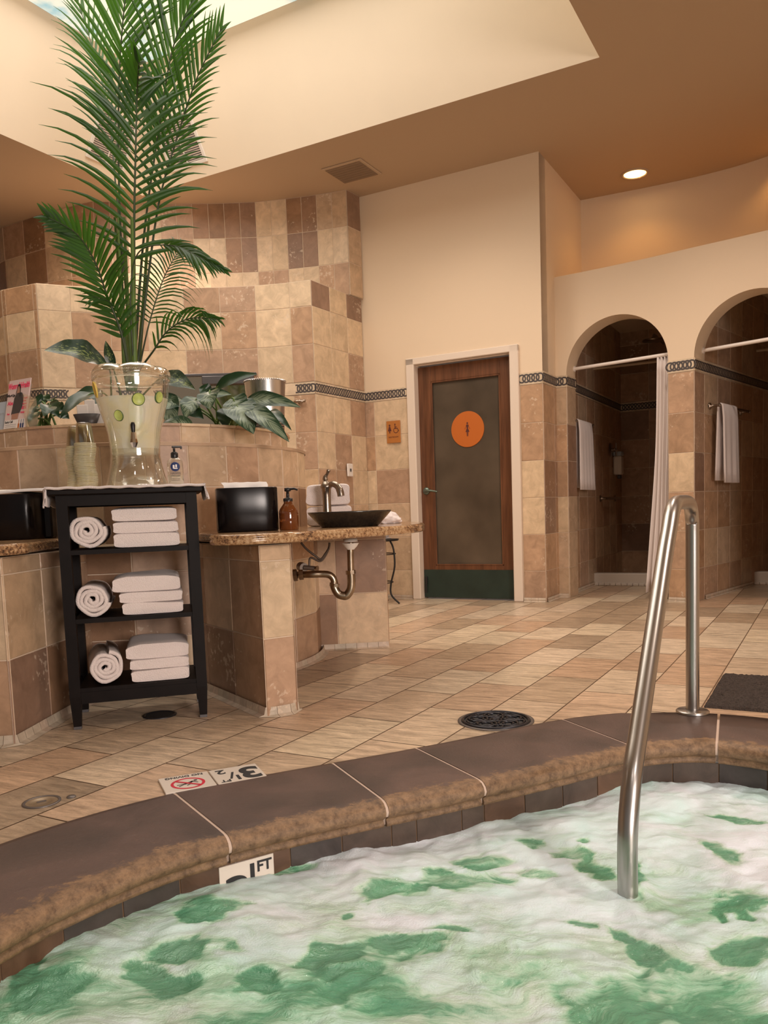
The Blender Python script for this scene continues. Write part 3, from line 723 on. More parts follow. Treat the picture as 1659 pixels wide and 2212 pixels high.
# tiled block left of the door, with a hollow front
BLK = [(-3.50, 7.30), (-3.10, 6.91), (-2.74, 6.75), (-2.50, 6.86), (-2.27, 6.935), (-1.97, 7.0), (-1.67, 7.035), (-1.33, 7.055), (-1.007, 7.045), (-.75, 7.0), (-.522, 6.93), (-.12, 7.615)]
def block():
    root = structural('wall_left', (-1.6, 7, 0))
    core = MB(); top = [Vector((p[0], p[1], 0)) for p in BLK]; ring = top+[Vector((-.12, 7.9, 0)), Vector((-3.9, 8.3, 0))]
    core.prism([p+Vector((0, .012, 0)) for p in ring], 2.765); core.build('block_core', M['grout'], root)
    PL = Path(BLK); i2, i10 = PL.c[2], PL.c[10]
    left = [BLK[0], BLK[1], BLK[2]]; front = BLK[2:11]; side = BLK[10:12]
    fL = Path(front).L; sL = Path(side).L; lL = Path(left).L
    # columns counted from the right corner
    fc = [0]; x = fL-.195
    tmp = []
    while x > .05: tmp.append(x); x -= .305
    fc = [0]+sorted(tmp)+[fL]
    nf = len(fc)-1
    def padl(s_): return ('LMXLXMLM'+s_)[-nf:]
    up = [padl('LLLLMMLL'), padl('LMMLLMLM'), padl('LMLLMMLM')]
    lo = [padl('LXLXLXLM'), padl('XLLXLLLM'), padl('LLMLLXLX'), padl('XMLMLLLX'), 'M'*nf, 'L'*nf]
    tile_wall('tile_field', front, fc, ROWS2, up, parent=root)
    tile_wall('tile_field', front, fc, ROWS, lo, parent=root); band(root, front)
    sc = [0, .27, .54, sL]
    tile_wall('tile_field', side, sc, ROWS2, ['DLD', 'LLL', 'LLM'], parent=root)
    tile_wall('tile_field', side, sc, ROWS, ['LLM', 'LML', 'MML', 'LMX', 'MMX', 'LMX'], parent=root); band(root, side)
    lc = cc(lL, .305, lL % .305 if lL % .305 > .05 else .305)
    tile_wall('tile_field', left, lc, ROWS2, ['MMMM', 'MLLM'[:len(lc)-1], 'MMMM'], parent=root)
    tile_wall('tile_field', left, lc, ROWS, ['LXLX', 'XLXL', 'LMLM'], parent=root); band(root, left)
    cove('baseboard_left', side)
block()
UPW = [(-4.3, 8.75), (-3.571, 8.06), (-2.96, 7.70), (-2.475, 7.49), (-2.15, 7.56), (-1.77, 7.62), (-1.42, 7.645), (-1.074, 7.645), (-.84, 7.61), (-.622, 7.56), (-.40, 7.505), (-.211, 7.436), (-.10, 7.60)]
def upper_wall():
    root = structural('wall_left_upper', (-1.6, 7.6, 2.8))
    ring = [Vector((p[0], p[1]+.012, 2.762)) for p in UPW]+[Vector((-.1, 8.1, 2.762)), Vector((-4.3, 9.1, 2.762))]
    c = MB(); c.prism(ring, CEIL-2.762); c.build('wall_core', M['grout'], root)
    rows = [2.762, 3.045, 3.355, CEIL]
    f = UPW[3:12]; L = Path(f).L; cols = []; x = L; i = 0
    while x > .05: cols.append(x); x -= .1445
    cols.append(0); cols = sorted(cols); n = len(cols)-1
    def pairs(s_):      # s_ read from the right corner in pairs of half tiles
        out = ''.join(ch*2 for ch in s_)[:n]; return out[::-1]
    tile_wall('tile_field', f, cols, rows, [pairs('XDLDDMXDLM'), pairs('LDLDLMLDML'), pairs('MLMLLMLXLD'), pairs('LMLXMLML')], parent=root)
    l = UPW[0:4]; L2 = Path(l).L; c2 = [L2-.30*k for k in range(0, 8) if L2-.30*k > .03]+[0]; c2 = sorted(c2)
    tile_wall('tile_field', l, c2, rows, ['MLMXMDL'[-(len(c2)-1):], 'MLMDLDX'[-(len(c2)-1):], 'LXLLXLM'[-(len(c2)-1):]], parent=root)
    s_ = UPW[11:13]; tile_wall('tile_field', s_, [0, Path(s_).L], rows, ['D', 'X', 'X', 'L'], parent=root)
upper_wall()

# arched shower wall
ARC = catmull([(1.535, 7.127, 0), (1.735, 7.0, 0), (1.965, 6.84, 0), (2.21, 6.655, 0), (2.49, 6.42, 0), (2.76, 6.20, 0), (3.02, 5.96, 0), (3.42, 5.5, 0), (3.65, 5.1, 0)], 6)
AP = Path([(p.x, p.y) for p in ARC]); AT = .23
A1C, A2C, AR, SPR = .547, 1.615, .432, 1.93
def arch_z(d):
    """bottom of the plaster at arc length d, or None if there is no opening"""
    for c in (A1C, A2C):
        if abs(d-c) < AR: return SPR+math.sqrt(AR*AR-(d-c)**2)
    return None
def arch_wall():
    root = structural('wall_right', (2.4, 6.5, 0)); TOP = 2.76
    ds = set([0, AP.L]); d = 0
    while d < AP.L: ds.add(round(d, 3)); d += .12
    for c in (A1C, A2C):
        for k in range(41): ds.add(c-AR*math.cos(PI*k/40))
    for c in (A1C, A2C): ds = {x for x in ds if not (abs(abs(x-c)-AR) > 0 and abs(abs(x-c)-AR) < 1e-9)} | {c-AR, c+AR}
    ds = sorted(ds); mb = MB()
    def col(d, z, back): return AP.at(d)-(AP.nrm(d)*AT if back else Vector((0, 0, 0)))+Vector((0, 0, z))
    for a, b in zip(ds, ds[1:]):
        if b-a < 1e-6: continue
        m_ = (a+b)/2; o_ = arch_z(m_)
        za = zb = 0.0
        if o_:
            za = arch_z(a) or SPR; zb = arch_z(b) or SPR
        V = [col(a, za, 0), col(b, zb, 0), col(b, TOP, 0), col(a, TOP, 0), col(a, za, 1), col(b, zb, 1), col(b, TOP, 1), col(a, TOP, 1)]
        mb.add(V, [[0, 1, 2, 3], [7, 6, 5, 4], [3, 2, 6, 7], [4, 5, 1, 0]])
    for c in (A1C, A2C):
        for e in (-AR, AR):
            d = c+e; V = [col(d, 0, 0), col(d, 0, 1), col(d, SPR, 1), col(d, SPR, 0)]; mb.add(V, [[0, 1, 2, 3]])
    mb.build('arch_plaster', M['paint'], root)
    def seg(d0, d1): n = max(2, int((d1-d0)/.05)+1); return [(AP.at(d0+(d1-d0)*k/(n-1)).x, AP.at(d0+(d1-d0)*k/(n-1)).y) for k in range(n)]
    jobs = [(0, A1C-AR, [0, .115], ['X', 'M', 'M', 'L', 'X', 'X']), (A1C+AR, A2C-AR, None, ['M', 'M', 'L', 'M', 'M', 'M']), (A2C+AR, AP.L, None, None)]
    for d0, d1, cs, pat in jobs:
        p = seg(d0, d1); L = Path(p).L
        tile_wall('tile_field', p, [0, L] if d1-d0 < .4 else cc(L, .31), ROWS, pat, parent=root); band(root, p)
        cove('baseboard_right', p)
    # jambs
    for d, sd, pat in ((A1C-AR, -1, ['X', 'D', 'D', 'X', 'X', 'X']), (A1C+AR, 1, ['M', 'M', 'D', 'M', 'M', 'M']), (A2C-AR, -1, ['M', 'M', 'D', 'M', 'M', 'M']), (A2C+AR, 1, ['M', 'X', 'D', 'M', 'X', 'M'])):
        a = AP.at(d); b = a-AP.nrm(d)*AT; p = [(a.x, a.y), (b.x, b.y)]
        # the tiled face looks into the opening
        tile_wall('tile_field', p, [0, AT], ROWS, pat, side=-sd if False else (1 if sd < 0 else -1), parent=root); band(root, p, side=(1 if sd < 0 else -1))
arch_wall()

# shower stalls behind the arches
def stalls():
    rows_hi = ROWS[:-1]+[1.825]
    hi = [1.93, 2.24, 2.55, 2.70]
    lw = [wpt(-2.075, T0+.62), wpt(-2.10, 9.37)]
    o = plaster('wall_shower_left', [wpt(-2.075-.015, T0+.6), wpt(-2.115, 9.5)], 0, 2.7, m='paint', side=1, th=.1)
    L = Path(lw).L
    for rw in (ROWS, hi): tile_wall('tile_field', lw, cc(L, .31), rw, None, parent=o, defk='MMXM')
    band(o, lw); cove('baseboard_shower_left', lw, d1=1.0)
    bw = [wpt(-2.10, 9.37), wpt(1.6, 9.37)]
    o = plaster('wall_shower_back', [wpt(-2.2, 9.385), wpt(1.7, 9.385)], 0, 2.7, side=1, th=.1)
    for rw in (ROWS, hi): tile_wall('tile_field', bw, cc(Path(bw).L, .31), rw, None, parent=o, defk='MDMM')
    band(o, bw)
    # partition between the two stalls
    a = AP.at(A1C+AR)-AP.nrm(A1C+AR)*AT; b = AP.at(A2C-AR)-AP.nrm(A2C-AR)*AT
    e1 = st(-1.25, 9.36); e2 = st(-.42, 9.36)
    mb = MB(); mb.prism([a, b, e2, e1], 2.7); o = mb.build('wall_partition', M['grout'], struct=True)
    pr = [(b.x, b.y), (e2.x, e2.y)]
    for rw in (ROWS, hi): tile_wall('tile_field', pr, cc(Path(pr).L, .31), rw, None, side=1, parent=o, defk='MXMM')
    band(o, pr, side=1); cove('baseboard_partition', pr, side=1, d1=1.25)
    pl = [(a.x, a.y), (e1.x, e1.y)]
    for rw in (ROWS, hi): tile_wall('tile_field', pl, cc(Path(pl).L, .31), rw, None, side=-1, parent=o, defk='MXMM')
    # far right wall of the second stall
    c = AP.at(A2C+AR+.08)-AP.nrm(A2C+AR)*AT; e3 = st(1.0, 9.36)
    mb = MB(); mb.prism([c, c+Vector((.15, 0, 0)), e3+Vector((.15, 0, 0)), e3], 2.7); o = mb.build('wall_shower_right', M['grout'], struct=True)
    pr = [(c.x, c.y), (e3.x, e3.y)]
    for rw in (ROWS, hi): tile_wall('tile_field', pr, cc(Path(pr).L, .31), rw, None, side=-1, parent=o, defk='MXMM')
    # lid over the stalls, the ledge seen above the arches
    mb = MB(); mb.prism([st(-2.2, 7.0, 2.70), AP.at(.4)-AP.nrm(.4)*.1+Vector((0, 0, 2.7)), AP.at(1.2)-AP.nrm(1.2)*.1+Vector((0, 0, 2.7)), AP.at(2.4)-AP.nrm(2.4)*.1+Vector((0, 0, 2.7)), AP.at(AP.L)-AP.nrm(AP.L)*.1+Vector((0, 0, 2.7)), Vector((5.6, 6, 2.7)), st(1.7, 9.5, 2.7), st(-2.2, 9.5, 2.7)], .055)
    mb.build('ceiling_showers', M['paint'], struct=True)
    # curbs at the wet area
    for k, (s0, s1, t0, nm) in enumerate(((-2.09, -1.20, 8.06, 'trim_3'), (-.70, .9, 8.33, 'trim_4'))):
        mb = MB(); mb.box(st((s0+s1)/2, t0+.06, .06), (s1-s0, .12, .12), Rz(AW), bev=.008)
        n = int((s1-s0)/.055)
        for i in range(n): mb.box(st(s0+(i+.5)*(s1-s0)/n, t0-.008, .014), ((s1-s0)/n-.003, .02, .026), Rz(AW), bev=.004)
        mb.build(nm, M['curb'], struct=True)
stalls()
# curved wall above the showers
UB = catmull([(1.93, 7.90, 0), (1.998, 7.877, 0), (2.233, 7.765, 0), (2.536, 7.62, 0), (2.886, 7.43, 0), (3.198, 7.20, 0), (3.42, 6.95, 0), (3.62, 6.6, 0), (3.75, 6.1, 0), (3.8, 5.4, 0)], 5)
plaster('wall_back_upper', [(p.x, p.y) for p in UB], 2.70, CEIL, side=1, th=.1)

plaster('wall_left_far', [(-3.5, 7.30), (-4.6, 8.3), (-6.6, 7.4), (-6.6, -3.5)], 0, CEIL, side=-1, th=.1)
plaster('wall_right_far', [(3.66, 5.08), (4.7, 3.6), (4.7, -5.0)], 0, CEIL, side=-1, th=.1)
# ceiling with the splayed skylight shaft
OS0, OS1, OT0, OT1 = -5.36, -1.343, 1.6, 5.49
KS, HT = .6, 4.42
def ceiling():
    mb = MB(); a, b, c, d = -8.5, 5.2, -3.2, 10.2
    def q(s0, s1, t0, t1): mb.prism([st(s0, t0, CEIL), st(s1, t0, CEIL), st(s1, t1, CEIL), st(s0, t1, CEIL)], .05)
    q(a, OS0, c, d); q(OS1, b, c, d); q(OS0, OS1, c, OT0); q(OS0, OS1, OT1, d)
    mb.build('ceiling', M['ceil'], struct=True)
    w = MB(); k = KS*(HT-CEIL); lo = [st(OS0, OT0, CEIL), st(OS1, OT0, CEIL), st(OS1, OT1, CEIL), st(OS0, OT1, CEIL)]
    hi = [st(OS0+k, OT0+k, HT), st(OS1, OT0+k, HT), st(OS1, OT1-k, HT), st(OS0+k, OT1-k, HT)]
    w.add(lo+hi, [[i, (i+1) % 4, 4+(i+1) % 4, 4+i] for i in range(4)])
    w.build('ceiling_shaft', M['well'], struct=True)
    g = MB(); g.prism([v+Vector((0, 0, .001)) for v in hi], .03); g.build('window_1', M['skyglass'], struct=True)
def sky_mat():
    m, nt, b = newmat('skylight_clouds'); L = nt.links.new; nd = nt.nodes.new
    tc = nd('ShaderNodeTexCoord'); n = nd('ShaderNodeTexNoise'); n.inputs['Scale'].default_value = 2.6; n.inputs['Detail'].default_value = 5; L(tc.outputs['Object'], n.inputs['Vector'])
    r = nd('ShaderNodeValToRGB'); r.color_ramp.elements[0].position = .32; r.color_ramp.elements[1].position = .48
    r.color_ramp.elements[0].color = (.25, .48, .56, 1); r.color_ramp.elements[1].color = (.82, .80, .66, 1); L(n.outputs['Fac'], r.inputs[0])
    L(r.outputs[0], b.inputs['Base Color']); L(r.outputs[0], b.inputs['Emission Color']); b.inputs['Emission Strength'].default_value = .46
    return m
M['skyglass'] = sky_mat()
ceiling()

# ------------------------------------------------------------------ things fixed to ceiling and shaft
def vent_grille(name, label, c, xd, yd, w, h, nsl=22, mid=True, m='white'):
    """louvred grille: frame, louvres, centre bar"""
    xd = Vector(xd).normalized(); yd = Vector(yd).normalized(); n = xd.cross(yd); c = Vector(c)
    R = Matrix((xd, yd, n)).transposed(); t = thing(name, label, 'vent', c); f = .028
    mb = MB()
    for sx, sy, dx, dy in ((0, 1, w, f), (0, -1, w, f), (1, 0, f, h-2*f), (-1, 0, f, h-2*f)): mb.box(c+xd*sx*(w/2-f/2)+yd*sy*(h/2-f/2)+n*.008, (dx, dy, .016), R, bev=.003)
    mb.build('grille_frame', M[m], t)
    mb = MB(); mb.box(c+n*.0015, (w-.02, h-.02, .002), R); mb.build('grille_backing', M['greymetal'], t)
    Rs = R @ Matrix.Rotation(.6, 3, 'X'); step = (h-2*f)/nsl
    for k in range(nsl):
        mb = MB(); mb.box(c+yd*(-h/2+f+(k+.5)*step)+n*.007, (w-2*f, step*.62, .0015), Rs); mb.build('louvre', M[m], t)
    if mid:
        mb = MB(); mb.box(c+n*.012, (.010, h-2*f, .004), R); mb.build('centre_bar', M[m], t)
    return t
def slope_back(s, z): k = KS*(z-CEIL); return st(s, OT1-k, z)
ydb = (slope_back(0, 4)-slope_back(0, 3.7)).normalized()
vent_grille('air_vent', 'white louvred air grille on the shaft slope just right of the palm crown', slope_back(-4.755, 3.925)+ydb.cross(U)*0, U*1, ydb, .40, .40)
def slope_left(t, z): k = KS*(z-CEIL); return st(OS0+k, t, z)
ydl = (slope_left(0, 4)-slope_left(0, 3.7)).normalized()
vent_grille('air_vent', 'white louvred air grille half hidden behind the palm fronds on the left shaft slope', slope_left(5.02, 3.925), N*1, ydl, .40, .40)
bpy.data.objects['air_vent.001']['group'] = bpy.data.objects['air_vent']['group'] = 'white air grilles in the skylight shaft'
def ceiling_plate():
    t = thing('ceiling_vent', 'flat tan return vent flush in the ceiling above the tiled corner', 'vent', st(-3.56, 6.08, CEIL))
    mb = MB(); mb.box(st(-3.56, 6.08, CEIL-.006), (.38, .36, .012), Rz(AW), bev=.004); mb.build('vent_frame', M['ceil'], t)
    mb = MB(); mb.box(st(-3.56, 6.08, CEIL-.014), (.33, .31, .004), Rz(AW)); mb.build('vent_panel', M['ventpanel'], t)
    for k in range(7):
        mb = MB(); mb.box(st(-3.56, 5.96+k*.04, CEIL-.017), (.32, .004, .003), Rz(AW)); mb.build('vent_slat', M['ventpanel'], t)
ceiling_plate()
def downlight():
    c = st(-1.54, 7.50, CEIL); t = thing('recessed_downlight', 'round recessed ceiling lamp glowing amber above the first shower', 'lamp', c)
    mb = MB(); mb.lathe([(.118, -.001), (.118, -.010), (.100, -.012), (.094, -.004)], c, 40); mb.build('trim_ring', M['ceil'], t)
    mb = MB(); mb.lathe([(.094, -.006), (.085, -.003), (.06, -.0015), (.0, -.001)], c, 40); mb.build('reflector', M['lampglow'], t)
    mb = MB(); mb.disc(c+Vector((.015, .025, -.007)), .045, 24, R=Matrix.Diagonal((1, 1, 1))); mb.build('bulb', M['bulb'], t)
downlight()

# ------------------------------------------------------------------ door
def door():
    fr = structural('door_1', st(-2.84, T0, 0))
    mb = MB(); w = .052; dpt = .17
    for s0, s1 in ((DL-w, DL+.028), (DR-.028, DR+w)):
        mb.box(st((s0+s1)/2, T0+.02, DH/2+.02), (s1-s0, .10, DH+.04), Rz(AW), bev=.006)
    mb.box(st((DL+DR)/2, T0+.02, DH+.012), (DR-DL+2*w, .10, .06), Rz(AW), bev=.006)
    mb.build('door_frame', M['frame'], fr)
    mb = MB()
    for s_ in (DL+.012, DR-.012): mb.box(st(s_, T0+.085, DH/2), (.024, .11, DH), Rz(AW))
    mb.box(st((DL+DR)/2, T0+.085, DH-.012), (DR-DL, .11, .024), Rz(AW)); mb.build('door_stop', M['frame'], fr)
    L0, L1 = DL+.028, DR-.028; y = T0+.075; th = .045; LH = DH-.035; g0, g1, gz0, gz1 = L0+.125, L1-.115, .305, LH-.135
    leaf = MB()
    def rail(s0, s1, z0, z1): leaf.box(st((s0+s1)/2, y, (z0+z1)/2), (s1-s0, th, z1-z0), Rz(AW), bev=.003)
    rail(L0, g0, .01, LH); rail(g1, L1, .01, LH); rail(g0, g1, gz1, LH); rail(g0, g1, .01, gz0)
    lf = leaf.build('door_leaf', M['teak'], fr)
    mb = MB(); mb.box(st((g0+g1)/2, y, (gz0+gz1)/2), (g1-g0+.01, .008, gz1-gz0+.01), Rz(AW)); mb.build('glass_panel', M['frost'], lf)
    mb = MB(); b = .014
    for s0, s1, z0, z1 in ((g0, g0+b, gz0, gz1), (g1-b, g1, gz0, gz1), (g0, g1, gz0, gz0+b), (g0, g1, gz1-b, gz1)): mb.box(st((s0+s1)/2, y-.018, (z0+z1)/2), (s1-s0, .012, z1-z0), Rz(AW), bev=.002)
    mb.build('glazing_bead', M['teak'], lf)
    mb = MB(); mb.box(st((L0+L1)/2, y-.024, .14), (L1-L0-.01, .003, .255), Rz(AW)); mb.build('kick_plate', M['verd'], lf)
    # foot stop
    mb = MB(); mb.box(st(L0+.03, y-.035, .17), (.018, .02, .07), Rz(AW), bev=.004); mb.tube([st(L0+.03, y-.045, .14), st(L0+.03, y-.045, .055)], .008, 8); mb.build('door_holder', M['iron'], lf)
    # lever
    h = MB(); c = st(L0+.052, y-.026, .985); Rn = Matrix((U, Vector((0, 0, 1)), -N)).transposed()
    h.lathe([(.001, .012), (.028, .010), (.034, .0), (.034, -.002)], c, 24, R=Rn)
    h.tube([c-N*.008, c-N*.045, c-N*.052+U*.02, c-N*.05+U*.07, c-N*.045+U*.13+Vector((0, 0, -.012))], [.012, .012, .014, .010, .007], 12)
    h.build('lever_handle', M['bronze'], lf)
    # round women's room sign
    c = st(-2.822, y-.006, 1.51); s_ = MB(); s_.lathe([(.0, .004), (.155, .004), (.157, 0)], c, 56, R=Rn, smooth=False); so = s_.build('round_sign', M['orange'], lf)
    f = MB(); Z = Vector((0, 0, 1))
    def P(x, z): return c-N*.0052+U*x+Z*z
    def poly(pts): f.add([P(*p) for p in pts], [list(range(len(pts)))])
    poly([(.008*math.cos(2*PI*k/14), .052+.009*math.sin(2*PI*k/14)) for k in range(14)])
    poly([(-.009, .040), (.009, .040), (.013, .030), (.006, .008), (-.006, .008), (-.013, .030)]); poly([(-.006, .008), (.006, .008), (.019, -.024), (-.019, -.024)])
    poly([(-.011, .038), (-.013, .030), (-.026, .002), (-.022, .0)]); poly([(.011, .038), (.022, .0), (.026, .002), (.013, .030)])
    poly([(-.008, -.024), (-.001, -.024), (-.001, -.062), (-.006, -.062)]); poly([(.001, -.024), (.008, -.024), (.006, -.062), (.001, -.062)])
    f.build('woman_pictogram', M['signink'], so)
door()
def room_sign():
    c = st(-3.517, T0-.016, 1.535); t = thing('restroom_sign', 'small orange accessible restroom plaque on the tiles left of the door', 'sign', c)
    mb = MB(); mb.box(c, (.142, .006, .20), Rz(AW), bev=.002); p = mb.build('sign_plate', M['brass'], t)
    f = MB(); Z = Vector((0, 0, 1))
    def P(x, z, o=.0035): return c-N*o+U*x+Z*z
    def poly(pts, o=.0036): f.add([P(*q, o) for q in pts], [list(range(len(pts)))])
    x = -.038
    poly([(x+.009*math.cos(2*PI*k/14), .060+.009*math.sin(2*PI*k/14)) for k in range(14)]); poly([(x-.006, .050), (x+.006, .050), (x+.019, .008), (x-.019, .008)]); poly([(x-.006, .008), (x+.006, .008), (x+.005, -.012), (x-.005, -.012)])
    # wheelchair symbol
    def ring(cx, cz, r, w, a0, a1, q=22):
        for k in range(q):
            a, b = a0+(a1-a0)*k/q, a0+(a1-a0)*(k+1)/q
            poly([(cx+r*math.cos(a), cz+r*math.sin(a)), (cx+r*math.cos(b), cz+r*math.sin(b)), (cx+(r-w)*math.cos(b), cz+(r-w)*math.sin(b)), (cx+(r-w)*math.cos(a), cz+(r-w)*math.sin(a))])
    ring(.026, .012, .026, .006, PI*.62, PI*1.95)
    poly([(.018+.007*math.cos(2*PI*k/12), .066+.007*math.sin(2*PI*k/12)) for k in range(12)])
    poly([(.013, .058), (.021, .058), (.025, .026), (.017, .026)]); poly([(.017, .032), (.043, .032), (.043, .025), (.017, .025)]); poly([(.038, .030), (.045, .030), (.058, .004), (.051, .002)]); poly([(.020, .046), (.038, .044), (.038, .038), (.020, .040)])
    f.build('pictograms', M['signink'], p)
    text('sign_lettering', 'RESTROOM', .019, P(0, -.048), U, Z, M['signink'], p)
room_sign()

# ------------------------------------------------------------------ small fittings on the tiled block
def on_side(d, z, o=.014):      # point on the block's side face
    P = Path(BLK[10:12]); return P.at(d)+P.nrm(d)*o+Vector((0, 0, z)), P.nrm(d), (P.p[1]-P.p[0]).normalized()
def switch():
    c, n, t = on_side(.46, 1.195); o = thing('wall_switch', 'small white wall control on the tiles behind the faucet', 'switch', c)
    R = Matrix((t, -n, Vector((0, 0, 1)))).transposed()
    mb = MB(); mb.box(c+n*.008, (.085, .016, .115), R, bev=.006); p = mb.build('switch_plate', M['white'], o)
    mb = MB(); mb.box(c+n*.018, (.024, .004, .026), R, bev=.001); mb.build('display', M['greymetal'], p)
switch()
def hook():
    P = Path(BLK[2:11]); d = P.L-.135; n = P.nrm(d); c = P.at(d)+n*.013+Vector((0, 0, 1.765)); t = Vector((-n.y, n.x, 0))
    o = thing('robe_hook', 'brushed metal robe hook on the tiles right of the steel bucket', 'hook', c)
    R = Matrix((t, Vector((0, 0, 1)), n)).transposed()
    mb = MB(); mb.lathe([(0, .012), (.018, .010), (.022, 0)], c, 20, R=R); mb.build('hook_base', M['nickel'], o)
    mb = MB(); mb.tube([c+n*.01-t*.045, c+n*.035-t*.03, c+n*.04, c+n*.035+t*.03, c+n*.01+t*.045+Vector((0, 0, .006))], [.014, .012, .010, .012, .014], 12); mb.build('hook_arm', M['nickel'], o)
hook()
def mirror():
    P = Path(BLK[2:11]); d = P.L-.93; n = P.nrm(d); c = P.at(d)+n*.03+Vector((0, 0, 1.62)); t = Vector((-n.y, n.x, 0)).normalized()
    if t.x < 0: t = -t
    R = Matrix((t, -n, Vector((0, 0, 1)))).transposed(); o = thing('wall_mirror', 'mirror with a grey lamp bar under its top edge behind the planter', 'mirror', c)
    mb = MB(); mb.box(c, (.78, .02, .80), R); mb.build('mirror_glass', M['mirror'], o)
    mb = MB(); mb.box(c+Vector((0, 0, .405)), (.82, .05, .022), R, bev=.003); mb.build('top_rail', M['greymetal'], o)
    mb = MB(); mb.box(c+Vector((0, 0, .355))+n*.03+t*.17, (.44, .05, .07), R, bev=.006); mb.build('lamp_bar', M['greymetal'], o)
mirror()

# ------------------------------------------------------------------ island: planter, fins, counters
C = Vector((-1.38, 4.68, 0))
def pol(a, r, z=0.0): a = math.radians(a); return C+Vector((math.cos(a)*r, math.sin(a)*r, z))
def circ(r, a0, a1, step=4):
    n = int(abs(a1-a0)/step); return [(pol(a0+(a1-a0)*k/n, r).x, pol(a0+(a1-a0)*k/n, r).y) for k in range(n+1)]
def island():
    root = structural('wall_island', C)
    core = MB(); core.lathe([(.980, 0), (.980, .70), (.925, .72), (.925, 1.172), (.80, 1.174), (.80, 1.16)], C, 90, smooth=False); core.build('planter_core', M['grout'], root)
    def ringtiles(r, a0, a1, da, rows, pat, defk='MXLM'):
        p = circ(r, a0, a1, da/2); L = Path(p).L; n = round(abs(a1-a0)/da); tile_wall('tile_ring', p, [L*k/n for k in range(n+1)], rows, pat, side=1, parent=root, defk=defk)
    random.seed(21)
    ringtiles(.945, -180, 180, 12, [.70, .965, 1.170], ['LLMXLMXLXMXMXXLXMMDDMXMLXMLXML', 'MLXMLMXLMMMLXMDMMDXMLXMLXMLXML'])
    ringtiles(1.0, -180, 180, 17.14, [0, .265, .575, .70], ['LMDDMDMDDMDLMLXMLMXLM', 'LDMXLDMDXLLMLMLDMLMLM', 'DXDMDDLDDMDDLMLDXMLDX'])
    # ledge on top of the lower tier
    led = MB(); led.lathe([(.951, 1.160), (.953, 1.175), (.93, 1.179), (.80, 1.179)], C, 90, smooth=False); led.build('tier_ledge', M['ledge'], root)
    up = MB(); up.lathe([(.832, 1.17), (.832, 1.262), (.74, 1.262), (.74, 1.10)], C, 90, smooth=False); up.build('rim_core', M['grout'], root)
    ringtiles(.845, -180, 180, 10, [1.180, 1.262], ['LXMXMXXMXLXMLXLXXLXLMXLMLXMXLXXMXLXM'])
    cap = MB()
    for k in range(36):
        a, b = -180+k*10+.12, -180+k*10+9.88
        cap.prism([pol(a, .865, 1.262), pol((a+b)/2, .866, 1.262), pol(b, .865, 1.262), pol(b, .73, 1.262), pol(a, .73, 1.262)], .012, tint=tone(random.choice('XML')))
    cap.build('rim_cap', M['tile'], root)
    so = MB(); so.disc(C+Vector((0, 0, 1.20)), .745, 60); so.build('soil_bed', M['soil'], root)
island()
cove('baseboard_island', circ(1.0, -180, 180, 4), w=.04)
def fin(name, a, r1, pl, pf, pr, wdt=.148, r0=.9, top=.70):
    """a radial pier under the counter: left side, end face and right side tiled"""
    root = structural(name, pol(a, r1)); d = (pol(a, 1)-C).normalized(); t = Vector((-d.y, d.x, 0))
    e = C+d*r1; i = C+d*r0; w = wdt/2-.010
    mb = MB(); mb.prism([i-t*w, e-t*w-d*.01, e+t*w-d*.01, i+t*w], top); mb.build('pier_core', M['grout'], root)
    rows = [0, .32, .635, top]; L = r1-r0-.01
    l = [i-t*w, e-t*w]; f = [e-t*(w+.008)-d*.01, e+t*(w+.008)-d*.01]; r = [e+t*w, i+t*w]
    l = [(p.x, p.y) for p in l]; f = [(p.x, p.y) for p in f]; r = [(p.x, p.y) for p in r]
    tile_wall('pier_tiles', l, sorted([0]+[L-.31*k for k in range(0, 4) if L-.31*k > .03]), rows, pl, parent=root)
    tile_wall('pier_tiles', f, [0, Path(f).L], rows, pf, parent=root)
    tile_wall('pier_tiles', r, cc(L, .31), rows, pr, parent=root)
    cove('baseboard_'+name[5:], l+[(p.x, p.y) for p in (e-t*w, e+t*w)][0:1]+f+r, w=.042, h=.04)
random.seed(4)
fin('wall_pier_middle', -56.3, 1.71, ['XXM', 'DXM', 'DDM'], ['X', 'L', 'M'], ['MXM', 'LMX', 'DML'])
fin('wall_pier_left', -92.6, 1.75, ['XXM', 'LXM', 'DDM'], ['M', 'L', 'M'], ['XMM', 'XXM', 'DDM'])
